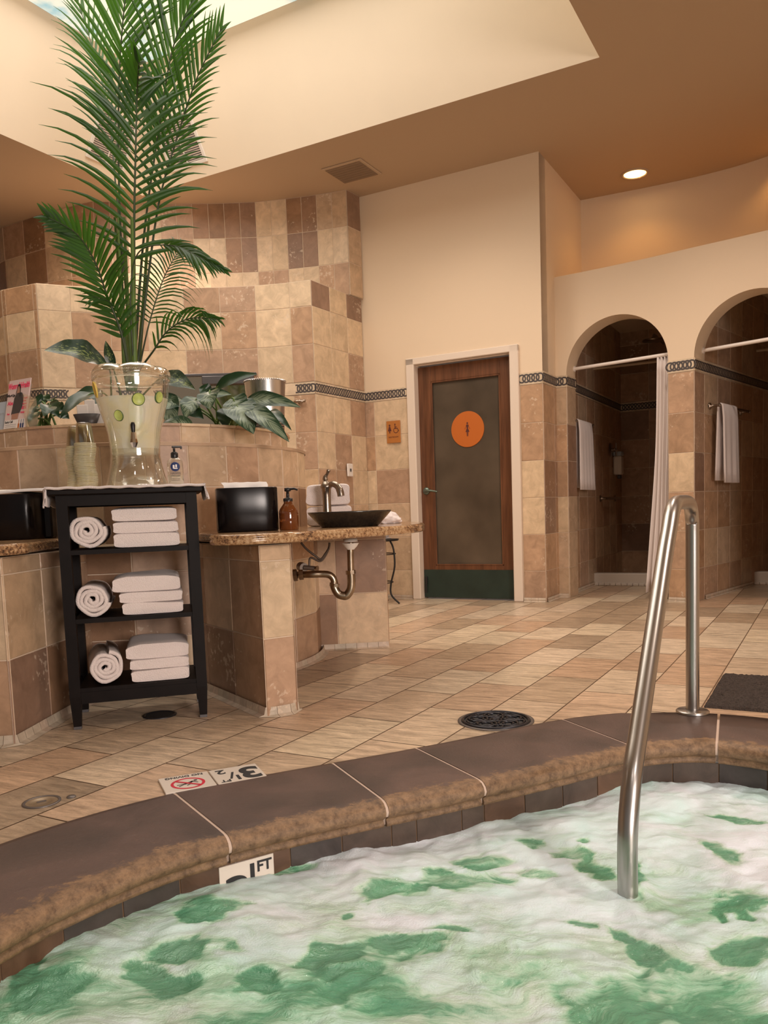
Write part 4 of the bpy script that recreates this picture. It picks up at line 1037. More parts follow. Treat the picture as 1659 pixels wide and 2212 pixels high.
# right wing: a flat panel under the end of the counter
def wing():
    root = structural('wall_pier_right', (-.2, 4.8, 0)); A, B = Vector((-.44, 4.775, 0)), Vector((.017, 4.824, 0)); t = (B-A).normalized(); n = Vector((t.y, -t.x, 0))
    mb = MB(); mb.prism([A, B, B-n*.15, A-n*.15], .70); mb.build('pier_core', M['grout'], root)
    tile_wall('pier_tiles', [(A.x, A.y), (B.x, B.y)], [0, .04, .155, (B-A).length], [0, .335, .655, .70], ['LXM', 'LXD', 'MDL'], parent=root)
    E = B-n*.15; tile_wall('pier_tiles', [(B.x, B.y), (E.x, E.y)], [0, .15], [0, .335, .655, .70], ['M', 'D', 'M'], parent=root)
    cove('baseboard_pier_right', [(A.x, A.y), (B.x, B.y)], w=.04)
wing()
def counter(name, label, outline, z=.75, th=.042):
    pts = [Vector((*p, 0)) for p in outline]; sm = catmull(pts, 8, closed=True); n = len(sm)
    ar = sum(sm[i].x*sm[(i+1) % n].y-sm[(i+1) % n].x*sm[i].y for i in range(n))
    if ar < 0: sm = sm[::-1]
    nr = []
    for i in range(n):
        t = (sm[(i+1) % n]-sm[i-1]).normalized(); nr.append(Vector((t.y, -t.x, 0)))
    prof = [(-.020, 0), (-.006, -.002), (0, -.008), (.001, -.014), (-.004, -.018), (.000, -.023), (0, -.034), (-.006, -th+.002), (-.02, -th)]
    mb = MB(); rows = [[sm[i]+nr[i]*d+Vector((0, 0, z+dz)) for i in list(range(n))+[0]] for d, dz in prof]
    mb.grid([list(r) for r in zip(*rows)])
    mb.add([sm[i]+nr[i]*-.020+Vector((0, 0, z)) for i in range(n)], [list(range(n))]); mb.add([sm[i]+nr[i]*-.02+Vector((0, 0, z-th)) for i in range(n)], [list(range(n-1, -1, -1))])
    o = mb.build(name, M['granite']); return tag(o, label, 'counter')
def cpt(a, r): p = pol(a, r); return (p.x, p.y)
rc = [cpt(-61, 1.00), cpt(-61.5, 1.35), cpt(-63.5, 1.60), cpt(-65.3, 1.70), cpt(-62.5, 1.80), cpt(-57, 1.83), cpt(-50, 1.78), cpt(-42, 1.75), cpt(-34, 1.76), cpt(-27, 1.74), cpt(-18, 1.68), cpt(-8, 1.62), cpt(2, 1.59), cpt(10, 1.55), cpt(14.5, 1.42), cpt(15, 1.20), cpt(14, .96), cpt(0, .94), cpt(-15, .94), cpt(-30, .94), cpt(-45, .94), cpt(-60, .95)]
counter('granite_counter', 'gold speckled granite counter carrying the black vessel sink', rc)
lc = [cpt(-91, .98), cpt(-89.8, 1.30), cpt(-88.8, 1.56), cpt(-87.8, 1.72), cpt(-90, 1.84), cpt(-94, 1.86), cpt(-102, 1.80), cpt(-112, 1.76), cpt(-125, 1.74), cpt(-138, 1.70), cpt(-145, 1.4), cpt(-145, .98), cpt(-130, .94), cpt(-115, .94), cpt(-100, .94)]
counter('granite_counter', 'gold speckled granite counter at the left edge behind the cart', lc)

# ------------------------------------------------------------------ plants
def frond(parent, pts, n=34, l0=.30, l1=.34, sag=.10, ang=.85, side_w=1.0, rad=.007, tip=.12, planev=None, w=.011, start=.18, twist=0.0, jitter=.06, name='frond', left=1.0, right=1.0, angl=None):
    """a feather palm leaf: bent midrib with paired narrow leaflets"""
    c = catmull([Vector(p) for p in pts], 12); cl = [0]
    for a, b in zip(c, c[1:]): cl.append(cl[-1]+(b-a).length)
    L = cl[-1]; pv = Vector(planev) if planev else Vector((0, -1, 0)); mb = MB()
    def at(d):
        i = 0
        while i < len(c)-2 and d > cl[i+1]: i += 1
        t = (d-cl[i])/max(1e-6, (cl[i+1]-cl[i])); return c[i].lerp(c[i+1], t), (c[i+1]-c[i]).normalized()
    for k in range(n):
        u = start+(1-start)*(k/(n-1))**.95
        p, t = at(u*L*.995); sd = t.cross(pv).normalized(); v = (u-start)/(1-start)
        ln = (l0+(l1-l0)*math.sin(PI*min(1, v*1.15)))*(1-v**3*(1-tip/l1 if l1 else 0)) if v > .5 else l0*(.7+.3*v*2)+(l1-l0)*math.sin(PI*v*1.15)
        ln = max(.07, ln)
        for s_ in (-1, 1):
            f_ = (left if s_ < 0 else right); l = ln*f_*random.uniform(.9, 1.1)
            if l < .03: continue
            a = (angl if (angl and s_ < 0) else ang)*(1-.55*v)+random.uniform(-jitter, jitter); dr = (t*math.cos(a)+sd*s_*math.sin(a)+pv*random.uniform(-.05, .22)).normalized()
            wv = dr.cross(pv).normalized(); q = []; S = 6; pos = p.copy(); d = dr.copy()
            for i in range(S+1):
                x = i/S; ww = w*side_w*(.35+.65*min(1, x*5))*(1-x**2.2)+.0006
                q.append([pos-wv*ww, pos+pv*ww*.35, pos+wv*ww]); pos = pos+d*(l/S); d = (d+Vector((0, 0, -sag*(1+x*2.4)*l*1.6))).normalized()
            mb.grid(q, smooth=False)
    o = mb.build(name, M['palm'], parent)
    mb = MB(); mb.tube(c, [rad*(1-.8*(x/L)**.8)+.0012 for x in cl], 7); mb.build('midrib', M['rachis'], o)
    return o
def palm():
    root = thing('areca_palm', 'tall feathery green palm rising from the planter into the skylight', 'palm', C+Vector((-.02, -.1, 1.2)))
    D = 4.55
    def p(x, y, d=D): return dep(x, y, d)
    random.seed(31)
    # (pixel keypoints in the photograph's frame, depth)
    frond(root, [p(288, 800), p(290, 640), p(290, 480), p(293, 330), p(296, 210), p(300, 135, 4.35)], 25, .42, .50, .10, 1.25, start=.36, w=.0135, rad=.010, left=1.18, right=.98, angl=.95)
    frond(root, [p(296, 800, 4.6), p(320, 600, 4.6), p(345, 430, 4.6), p(385, 290, 4.6), p(425, 170, 4.5), p(478, 62, 4.4)], 24, .30, .36, .16, .75, start=.48, w=.009, rad=.008, left=1.2, right=.7, angl=.85)
    frond(root, [p(272, 800, 4.75), p(262, 560, 4.75), p(256, 330, 4.75), p(258, 160, 4.7), p(268, 20, 4.6), p(285, -120, 4.5)], 24, .42, .50, .09, .85, start=.60, w=.012, rad=.009)
    frond(root, [p(284, 800, 4.8), p(268, 580, 4.85), p(250, 400, 4.9), p(235, 250, 5.0), p(205, 120, 5.1), p(160, -20, 5.1)], 18, .34, .44, .12, .55, start=.52, w=.007, rad=.007)
    frond(root, [p(290, 800, 4.7), p(310, 520, 4.7), p(340, 300, 4.7), p(372, 110, 4.6), p(415, 0, 4.5), p(450, -90, 4.4)], 22, .40, .46, .10, .65, start=.58, w=.012, rad=.008, left=1.15, right=.7)
    frond(root, [p(278, 800, 4.4), p(262, 720, 4.35), p(232, 640, 4.3), p(205, 565, 4.2), p(165, 505, 4.1), p(105, 470, 4.0)], 24, .20, .27, .12, 1.0, start=.20, w=.012, rad=.007, jitter=.04, left=.9, right=1.0)
    frond(root, [p(300, 800, 4.6), p(322, 700, 4.6), p(350, 610, 4.65), p(375, 560, 4.7), p(392, 535, 4.75)], 24, .26, .32, .50, 1.15, start=.35, w=.0045, rad=.0045)
    frond(root, [p(300, 800, 4.4), p(330, 760, 4.3), p(362, 715, 4.25), p(410, 688, 4.2), p(470, 690, 4.1)], 17, .16, .30, .75, .65, start=.30, w=.0062, rad=.005)
    frond(root, [p(290, 800, 4.5), p(282, 640, 4.45), p(300, 545, 4.4), p(370, 530, 4.3), p(430, 555, 4.2), p(480, 580, 4.15)], 14, .12, .22, .30, .40, start=.66, w=.010, rad=.005)
    frond(root, [p(280, 800, 4.45), p(262, 700, 4.4), p(240, 655, 4.3), p(200, 640, 4.2)], 9, .16, .22, .5, .6, start=.4, w=.007, rad=.004)
    # bare lower stalks
    for x0, x1, d, r in ((276, 248, 4.6, .010), (283, 268, 4.75, .011), (291, 285, 4.5, .012), (299, 322, 4.7, .010), (268, 255, 4.55, .008)):
        mb = MB(); mb.tube([dep(x0*.4+284*.6, 845, d), dep(x0, 790, d), dep((x0+x1)/2, 650, d), dep(x1, 470, d)], [r*1.5, r*1.35, r, r*.7], 9); mb.build('stalk', M['stem'], root)
palm()
def leaf(parent, base, tip, w, nrm, m='silverleaf', arch=.12, fold=.18, petiole=None, curl=0.0, round_=.9):
    base, tip, nrm = Vector(base), Vector(tip), Vector(nrm).normalized(); ax = tip-base; L = ax.length; t = ax.normalized(); sd = t.cross(nrm).normalized(); nn = sd.cross(t).normalized()
    q = []; S, K = 14, 6
    for i in range(S+1):
        x = i/S; ww = w/2*(math.sin(PI*min(1, x**.72))**round_) if 0 < x < 1 else .0005
        row = []; c = base+ax*x+nn*(4*x*(1-x)*arch*L)+Vector((0, 0, -curl*x**3*L))
        for k in range(K+1):
            v = -1+2*k/K; row.append(c+sd*v*ww+nn*(abs(v)**1.4*fold*ww*1.2+.06*ww*math.sin(x*17+v*3+L*50)))
        q.append(row)
    mb = MB(); mb.grid(q, uv=True); o = mb.build('leaf', M[m], parent)
    if petiole is not None:
        a = Vector(petiole); mid = (a+base)/2+Vector((0, 0, .03)); s = MB(); s.tube(catmull([a, mid, base, base+ax*.25+nn*(.6*arch*L)], 5), [.0065-.00022*k for k in range(16)], 7); s.build('petiole', M['stem'], o)
    return o
def plants():
    CAMD = Vector((0, -1, .25))
    # silvery aglaonema at the right of the planter; points are (x, y, depth)
    r = thing('aglaonema', 'silver veined broad leaved plant trailing over the right planter rim', 'plant', dep(470, 935, 4.35))
    b = dep(478, 940, 4.35)
    for (bx, by, tx, ty, d0, d1, w, m) in [(505, 870, 548, 938, 4.1, 3.95, .165, 'silverleaf'), (500, 860, 528, 898, 4.1, 4.05, .13, 'silverleaf'), (455, 845, 455, 885, 4.2, 4.1, .125, 'silverleaf'), (530, 868, 650, 880, 4.15, 4.0, .085, 'silverleaf'), (530, 880, 625, 955, 4.05, 3.9, .095, 'silverleaf'),
             (465, 842, 556, 808, 4.35, 4.3, .07, 'darkleaf'), (430, 860, 400, 905, 4.25, 4.15, .12, 'silverleaf'), (400, 868, 340, 888, 4.3, 4.2, .10, 'silverleaf'), (420, 930, 350, 915, 4.1, 4.0, .10, 'silverleaf'), (455, 850, 430, 838, 4.5, 4.5, .08, 'darkleaf'), (490, 880, 488, 925, 4.2, 4.15, .09, 'darkleaf'),
             (440, 860, 500, 852, 4.45, 4.4, .07, 'silverleaf'), (580, 890, 630, 930, 4.2, 4.0, .05, 'darkleaf'), (405, 880, 440, 905, 4.4, 4.3, .09, 'darkleaf')]:
        leaf(r, dep(bx, by, d0), dep(tx, ty, d1), w, CAMD+Vector((random.uniform(-.2, .2), 0, random.uniform(0, .5))), m, arch=.14, petiole=b+Vector((random.uniform(-.05, .07), random.uniform(-.03, .05), 0)), round_=.8)
    # dieffenbachia behind the dispenser
    r = thing('dieffenbachia', 'dark speckled broad leaved plant behind the drink dispenser', 'plant', dep(250, 930, 4.5)); b = dep(262, 940, 4.5)
    for (bx, by, tx, ty, d0, d1, w, m) in [(236, 796, 95, 757, 4.35, 4.10, .20, 'speckleaf'), (246, 800, 228, 736, 4.4, 4.4, .055, 'speckleaf'), (340, 822, 422, 842, 4.4, 4.25, .13, 'speckleaf'), (205, 850, 130, 905, 4.4, 4.2, .09, 'darkleaf'), (215, 858, 200, 935, 4.3, 4.2, .08, 'darkleaf'), (352, 850, 378, 925, 4.3, 4.2, .13, 'silverleaf'), (225, 850, 150, 868, 4.5, 4.5, .10, 'darkleaf')]:
        leaf(r, dep(bx, by, d0), dep(tx, ty, d1), w, CAMD+Vector((0, 0, .5)), m, arch=.12, petiole=b+Vector((random.uniform(-.06, .06), random.uniform(-.03, .03), 0)))
    r = thing('leafy_houseplant', 'small dark green leafy plant beside the magazine stand', 'plant', dep(105, 928, 4.35)); b = dep(108, 935, 4.35)
    random.seed(8)
    for (bx, by, tx, ty, d0, d1, w) in [(95, 880, 68, 905, 4.3, 4.2, .08), (92, 868, 75, 860, 4.4, 4.4, .07), (104, 872, 128, 902, 4.25, 4.15, .09), (112, 868, 118, 862, 4.4, 4.45, .06), (118, 885, 135, 870, 4.4, 4.4, .06), (85, 890, 68, 925, 4.2, 4.1, .07), (122, 880, 142, 890, 4.3, 4.25, .07), (98, 872, 100, 852, 4.45, 4.5, .07), (82, 880, 66, 880, 4.3, 4.3, .07), (110, 878, 95, 900, 4.15, 4.05, .08), (76, 905, 70, 930, 4.2, 4.2, .05), (128, 895, 150, 905, 4.4, 4.4, .06)]:
        leaf(r, dep(bx, by, d0), dep(tx, ty, d1), w, CAMD+Vector((random.uniform(-.4, .4), 0, random.uniform(0, .8))), 'darkleaf', arch=.15, petiole=b+Vector((random.uniform(-.08, .05), random.uniform(-.03, .04), 0)))
plants()

# ------------------------------------------------------------------ things on the planter rim
def bucket():
    c = Vector((-.640, 4.70, 1.20)); H = .378
    o = thing('steel_bucket', 'tall perforated brushed steel bucket at the right end of the planter', 'bucket', c)
    mb = MB(); mb.lathe([(.0, .0), (.094, .0), (.095, .01), (.104, H*.5), (.116, H-.006), (.118, H), (.113, H), (.104, H*.8), (.100, .2), (.09, .02), (0, .02)], c, 56); body = mb.build('bucket_body', M['steel'], o)
    mb = MB()
    for k in range(64):
        a = 2*PI*k/64; mb.box(c+Vector((math.cos(a)*.1185, math.sin(a)*.1185, H)), (.007, .007, .009), Rz(a), bev=.002)
    mb.build('beaded_rim', M['steel'], body)
    mb = MB()
    for j in range(13):
        z = .03+j*.0125; r = .095+.009*z/(H*.5)+.0006
        for k in range(60):
            a = -PI*.97+PI*.94*k/59
            mb.add([c+Vector((math.cos(b)*r, math.sin(b)*r, zz)) for b, zz in ((a-.019, z), (a+.019, z), (a+.019, z+.005), (a-.019, z+.005))], [[0, 1, 2, 3]])
    mb.build('perforations', M['dark'], body)
bucket()
Z = Vector((0, 0, 1))
def magazine():
    c = dep(30, 930, 4.06); c.z = 1.275; xd = Vector((.86, -.50, 0)).normalized(); lean = Vector((xd.y, -xd.x, 0)); up = (Z*.97-lean*.22).normalized()
    W_, H_ = .165, .265
    o = thing('magazine', 'womens health magazine with a dark dressed cover figure propped on the planter rim', 'magazine', c)
    n = xd.cross(up).normalized()
    if n.y > 0: n = -n
    def P(x, y, k=0): return c+xd*x+up*(y+.004)+n*(.003+.0007*k)
    mb = MB(); mb.box(c+up*(H_/2+.004), (W_, .006, H_), Matrix((xd, n, up)).transposed()); cov = mb.build('cover', M['magpaper'], o)
    def pl(name, pts, m, k=1): q = MB(); q.add([P(*p, k) for p in pts], [list(range(len(pts)))]); return q.build(name, M[m], cov)
    text('masthead', "Women'sHealth", .041, P(0, .232, 1), xd, up, M['pink'], cov, bold=.0012, sx=.62)
    pl('figure_dress', [(-.035, .085), (.03, .09), (.045, .12), (.05, .175), (.03, .195), (-.005, .195), (-.025, .17)], 'greymetal', 2)
    pl('figure_skin', [(-.01, .19), (.012, .19), (.014, .212), (.008, .228), (-.006, .228), (-.012, .212)], 'skin', 2)
    pl('figure_legs', [(-.03, .088), (.025, .09), (.02, .06), (-.028, .06)], 'skin', 2)
    pl('figure_hair', [(-.02, .165), (-.012, .19), (-.009, .228), (-.004, .24), (.010, .24), (.017, .225), (.022, .18), (.016, .17), (.014, .21), (.006, .229), (-.006, .229), (-.014, .205)], 'dark', 3)
    for i, (tx, x, y, s_, m) in enumerate([('Wo+Up', -.055, .185, .019, 'dark'), ('Abs', -.052, .145, .027, 'pink'), ('20%', .058, .115, .022, 'pink'), ('Stronger', .058, .165, .011, 'pink'), ('Fitter', .058, .150, .011, 'pink'), ('Happier', .058, .135, .011, 'pink'), ('Recipes', .055, .092, .011, 'pink'), ('Fast', -.058, .09, .011, 'pink')]):
        text('cover_line', tx, s_, P(x, y, 1), xd, up, M[m], cov, bold=.0006)
    pl('lower_panel', [(-W_/2+.002, .003), (W_/2-.002, .003), (W_/2-.002, .058), (-W_/2+.002, .058)], 'paper', 1)
    text('panel_title', 'Early Call', .016, P(-.045, .048, 2), xd, up, M['dark'], cov)
    for k in range(4): pl('panel_rule', [(-.072, .034-k*.009), (.015, .034-k*.009), (.015, .0325-k*.009), (-.072, .0325-k*.009)], 'dark', 2)
    for k, m in enumerate(('orange', 'navy', 'navy')): pl('product_tube', [(.028+k*.017, .005), (.040+k*.017, .005), (.040+k*.017, .034), (.036+k*.017, .036), (.036+k*.017, .056), (.032+k*.017, .056), (.032+k*.017, .036), (.028+k*.017, .034)], m, 2)
    # acrylic stand
    s = thing('magazine_stand', 'clear acrylic stand holding the magazine on the planter rim', 'stand', c)
    mb = MB(); mb.box(c+up*.12-n*.006, (W_+.01, .002, .24), Matrix((xd, n, up)).transposed()); mb.box(c-n*.05+Z*.0, (W_+.01, .11, .002), Matrix((xd, n, Z)).transposed()); mb.box(c+xd*(W_/2+.004)-n*.04+Z*.09, (.003, .075, .18), Matrix((xd, n, Z)).transposed()); mb.build('stand_body', M['clear'], s)
    c2 = dep(-8, 932, 4.16); c2.z = 1.275; t = MB(); t.box(c2+up*.085, (.11, .004, .17), Matrix((xd, n, up)).transposed()); t.box(c2-n*.03+up*.06, (.09, .003, .12), Matrix((xd, n, (Z*.8+lean*.3).normalized())).transposed()); q = t.build('leaflet_card', M['bluegrey']); tag(q, 'pale blue card standing at the left edge beside the magazine', 'card')
magazine()
def filter_cup():
    c = dep(188, 905, 4.15); c.z = 1.275; o = thing('napkin_holder', 'grey flared holder with white napkins behind the cup stacks', 'holder', c)
    mb = MB(); mb.lathe([(.03, 0), (.045, .03), (.068, .085), (.066, .085), (.042, .03), (.0, .02)], c, 28, lob=lambda th, r, z: r, sx=1, sy=.6); mb.build('holder_shell', M['greymetal'], o)
    for k, (x, h, a) in enumerate(((-.02, .13, .1), (.015, .155, -.1), (.05, .135, .15))):
        mb = MB(); mb.box(c+Vector((x, .01*k, h/2+.01)), (.055, .006, h*.9), Rz(a), bev=.004); mb.build('napkin', M['paper'], o)
filter_cup()

# ------------------------------------------------------------------ cart with towels
CO = Vector((-.995, 3.187, 0)); CXD = Vector((.966, .258, 0)).normalized(); CYD = Vector((-CXD.y, CXD.x, 0)); CA = math.atan2(CXD.y, CXD.x)
def cl(x, y, z=0.0): return CO+CXD*x+CYD*y+Z*z
CW, CDP, CH = .53, .34, .945
def cart():
    o = thing('towel_cart', 'black wooden open shelf stand holding white towels in front of the island', 'shelf', cl(0, CDP/2))
    R = Rz(CA); lw = .042
    for sx in (-1, 1):
        for y in (lw/2, CDP-lw/2):
            mb = MB(); x = sx*(CW/2-lw/2)
            A = [(x-lw/2, y-lw/2), (x+lw/2, y-lw/2), (x+lw/2, y+lw/2), (x-lw/2, y+lw/2)]
            k = .30; B = [(x+(a-x)*(1-k)-sx*0+sx*lw*k*.5*0, y+(b-y)*(1-k)) for a, b in A]
            V = [cl(a, b, .012) for a, b in B]+[cl(a, b, .13) for a, b in A]+[cl(a, b, CH-.022) for a, b in A]
            F = [[3, 2, 1, 0], [8, 9, 10, 11]]+[[i, (i+1) % 4, 4+(i+1) % 4, 4+i] for i in range(4)]+[[4+i, 4+(i+1) % 4, 8+(i+1) % 4, 8+i] for i in range(4)]
            mb.add(V, F); l = mb.build('leg', M['espresso'], o)
            f = MB(); f.prism([cl(a, b, .001) for a, b in B], .011); f.build('foot_glide', M['greymetal'], l)
    mb = MB(); mb.box(cl(0, CDP/2, CH-.011), (CW+.05, CDP+.04, .022), R, bev=.004); mb.build('top_board', M['espresso'], o)
    for y in (.012, CDP-.012): mb = MB(); mb.box(cl(0, y, CH-.042), (CW-2*lw, .02, .045), R); mb.build('apron', M['espresso'], o)
    for sx in (-1, 1):
        mb = MB(); mb.box(cl(sx*(CW/2-.012), CDP/2, CH-.042), (.018, CDP-2*lw, .045), R); mb.build('apron', M['espresso'], o)
        for z in (.155, .43, .70):
            mb = MB(); mb.box(cl(sx*(CW/2-.014), CDP/2, z-.006), (.018, CDP-2*lw, .03), R); mb.build('side_rail', M['espresso'], o)
    for z in (.155, .43, .70): mb = MB(); mb.box(cl(0, CDP/2, z), (CW-2*lw+.01, CDP-.01, .018), R); mb.build('shelf_board', M['espresso'], o)
    mb = MB(); mb.box(cl(0, .012, .125), (CW-2*lw, .02, .045), R); mb.build('bottom_rail', M['espresso'], o)
    # terry cover over the top
    mb = MB(); S = 40; q = []
    for j in range(12):
        y = -.022+(CDP+.03)*j/11; row = []
        for i in range(S+1):
            x = -CW/2-.045+(CW+.09)*i/S; z = CH+.010; e = abs(x)-(CW/2+.027)
            if e > 0: x = math.copysign(CW/2+.034, x); z -= .0
            row.append(cl(x, y, z+.0015*math.sin(i*1.3+j)))
        l = row[0]; dl, dr = .060+.006*math.sin(j), .045+.008*math.sin(j*1.7)
        row = [cl(-CW/2-.038+.004*math.sin(j*.9), y, CH-dl), cl(-CW/2-.036, y, CH-dl*.45)]+row+[cl(CW/2+.04, y, CH-dr*.45), cl(CW/2+.044, y, CH-dr)]
        q.append(row)
    mb.grid(q)
    q2 = [[p+(Z*-.010) for p in q[0]], q[0]]
    mb.grid([[cl(0, 0)*0+(p+Z*-.011+CYD*.001) for p in q[0]], [p+CYD*-.005-Z*.004 for p in q[0]], q[0]])
    t = mb.build('terry_cover', M['towel']); md = t.modifiers.new('thick', 'SOLIDIFY'); md.thickness = .006; md.offset = -1
    tag(t, 'white terry towel spread over the top of the black stand', 'towel')
cart()
def folded(name, label, c, w, d, h, a, group, seed=0, slump=0.0, m='towel', bulge=.45):
    """a folded towel: rounded fold on the left, layered edges, soft top"""
    random.seed(seed); R = Rz(a); q = []; K = 30; S = 16; mb = MB()
    for j in range(S+1):
        y = -d/2+d*j/S; row = []; ey = max(0, abs(2*j/S-1)-.8)/.2; sh = 1-.10*ey**2
        for k in range(K):
            th = 2*PI*k/K; e = .26; cx_, sz_ = math.cos(th), math.sin(th)
            x = math.copysign(abs(cx_)**e, cx_)*w/2; z = math.copysign(abs(sz_)**.30, sz_)*h/2
            nz = noise.noise(Vector((x*9, y*9, z*14+seed*3)))*.007
            z2 = z*sh+(max(0, z)/(h/2))*(slump*math.sin((x/w+.5)*PI)*.35+noise.noise(Vector((x*6, y*6, seed)))*.008)
            # crease between the layers
            if abs(z) < h*.10 and abs(x) > w*.3: x *= .985
            row.append(Vector(c)+R @ Vector((x+nz*.9, y*(1-.02*abs(sz_)), z2+h/2+nz*.4 if z > 0 else z2+h/2)))
        q.append(row+[row[0]])
    mb.grid(q); mb.add(q[0][:-1], [list(range(K-1, -1, -1))]); mb.add(q[-1][:-1], [list(range(K))])
    # loose hem lines on the front edge
    o = mb.build(name, M[m]); tag(o, label, 'towel', group)
    return o
def rolled(label, c, r, ln, a, group, seed):
    random.seed(seed); mb = MB(); turns = 3.6; n = int(turns*26); th0 = random.uniform(0, 6); pts = []
    tk = r/(turns+.7)*.93
    for k in range(n+1):
        u = k/n; ang = th0+u*turns*2*PI; rr = (r*.12+(r*.88-tk/2)*u)*(1+.05*math.sin(ang*2.3+seed)+.03*math.sin(ang*5+seed))
        pts.append((math.cos(ang)*rr, math.sin(ang)*rr*.95, ang))
    R = Rz(a)
    def pos(x, z, y): return Vector(c)+R @ Vector((x, y, z+r*1.0))
    prof = [(-.5, .012), (-.5, .006), (-.36, .0), (.36, .0), (.5, .006), (.5, .012)]
    q = []
    for (x, z, ang) in pts:
        nx, nz = math.cos(ang), math.sin(ang); row = []
        row += [pos(x+nx*tk*s_, z+nz*tk*s_, -ln/2+e) for s_, e in prof]
        row += [pos(x+nx*tk*.5, z+nz*tk*.5, ln/2), pos(x-nx*tk*.5, z-nz*tk*.5, ln/2)]
        q.append(row+[row[0]])
    mb.grid(q); o = mb.build('rolled_towel', M['towel'], recalc=True); tag(o, label, 'towel', group); return o
shelfname = {.709: 'top', .439: 'middle', .164: 'bottom'}
for i, (z, rx, rr) in enumerate(((.709, -.160, .074), (.439, -.157, .072), (.164, -.140, .073))):
    nm = shelfname[z]
    rolled('rolled white towel on the %s shelf of the black stand' % nm, cl(rx, .17, z), rr, .30, CA+(.0 if i < 2 else .10), 'rolled towels on the cart', 40+i)
    hs = [(.058, .050, .056), (.050, .045, .060), (.052, .044, .056)][i]; zz = z; xo = [(.062, .060, .058), (.072, .066, .050), (.085, .083, .078)][i]; ww = [(.255, .250, .250), (.235, .245, .262), (.228, .232, .245)][i]
    for k, pos_ in enumerate(('lowest', 'middle', 'uppermost')):
        folded('folded_towel', '%s folded white towel in the stack on the %s shelf of the black stand' % (pos_, nm), cl(xo[k], .165+.004*k, zz), ww[k], .29, hs[k], CA, 'folded towels on the cart', 60+i*5+k, slump=.03 if (k == 2 and i) else .0)
        zz += hs[k]-.002

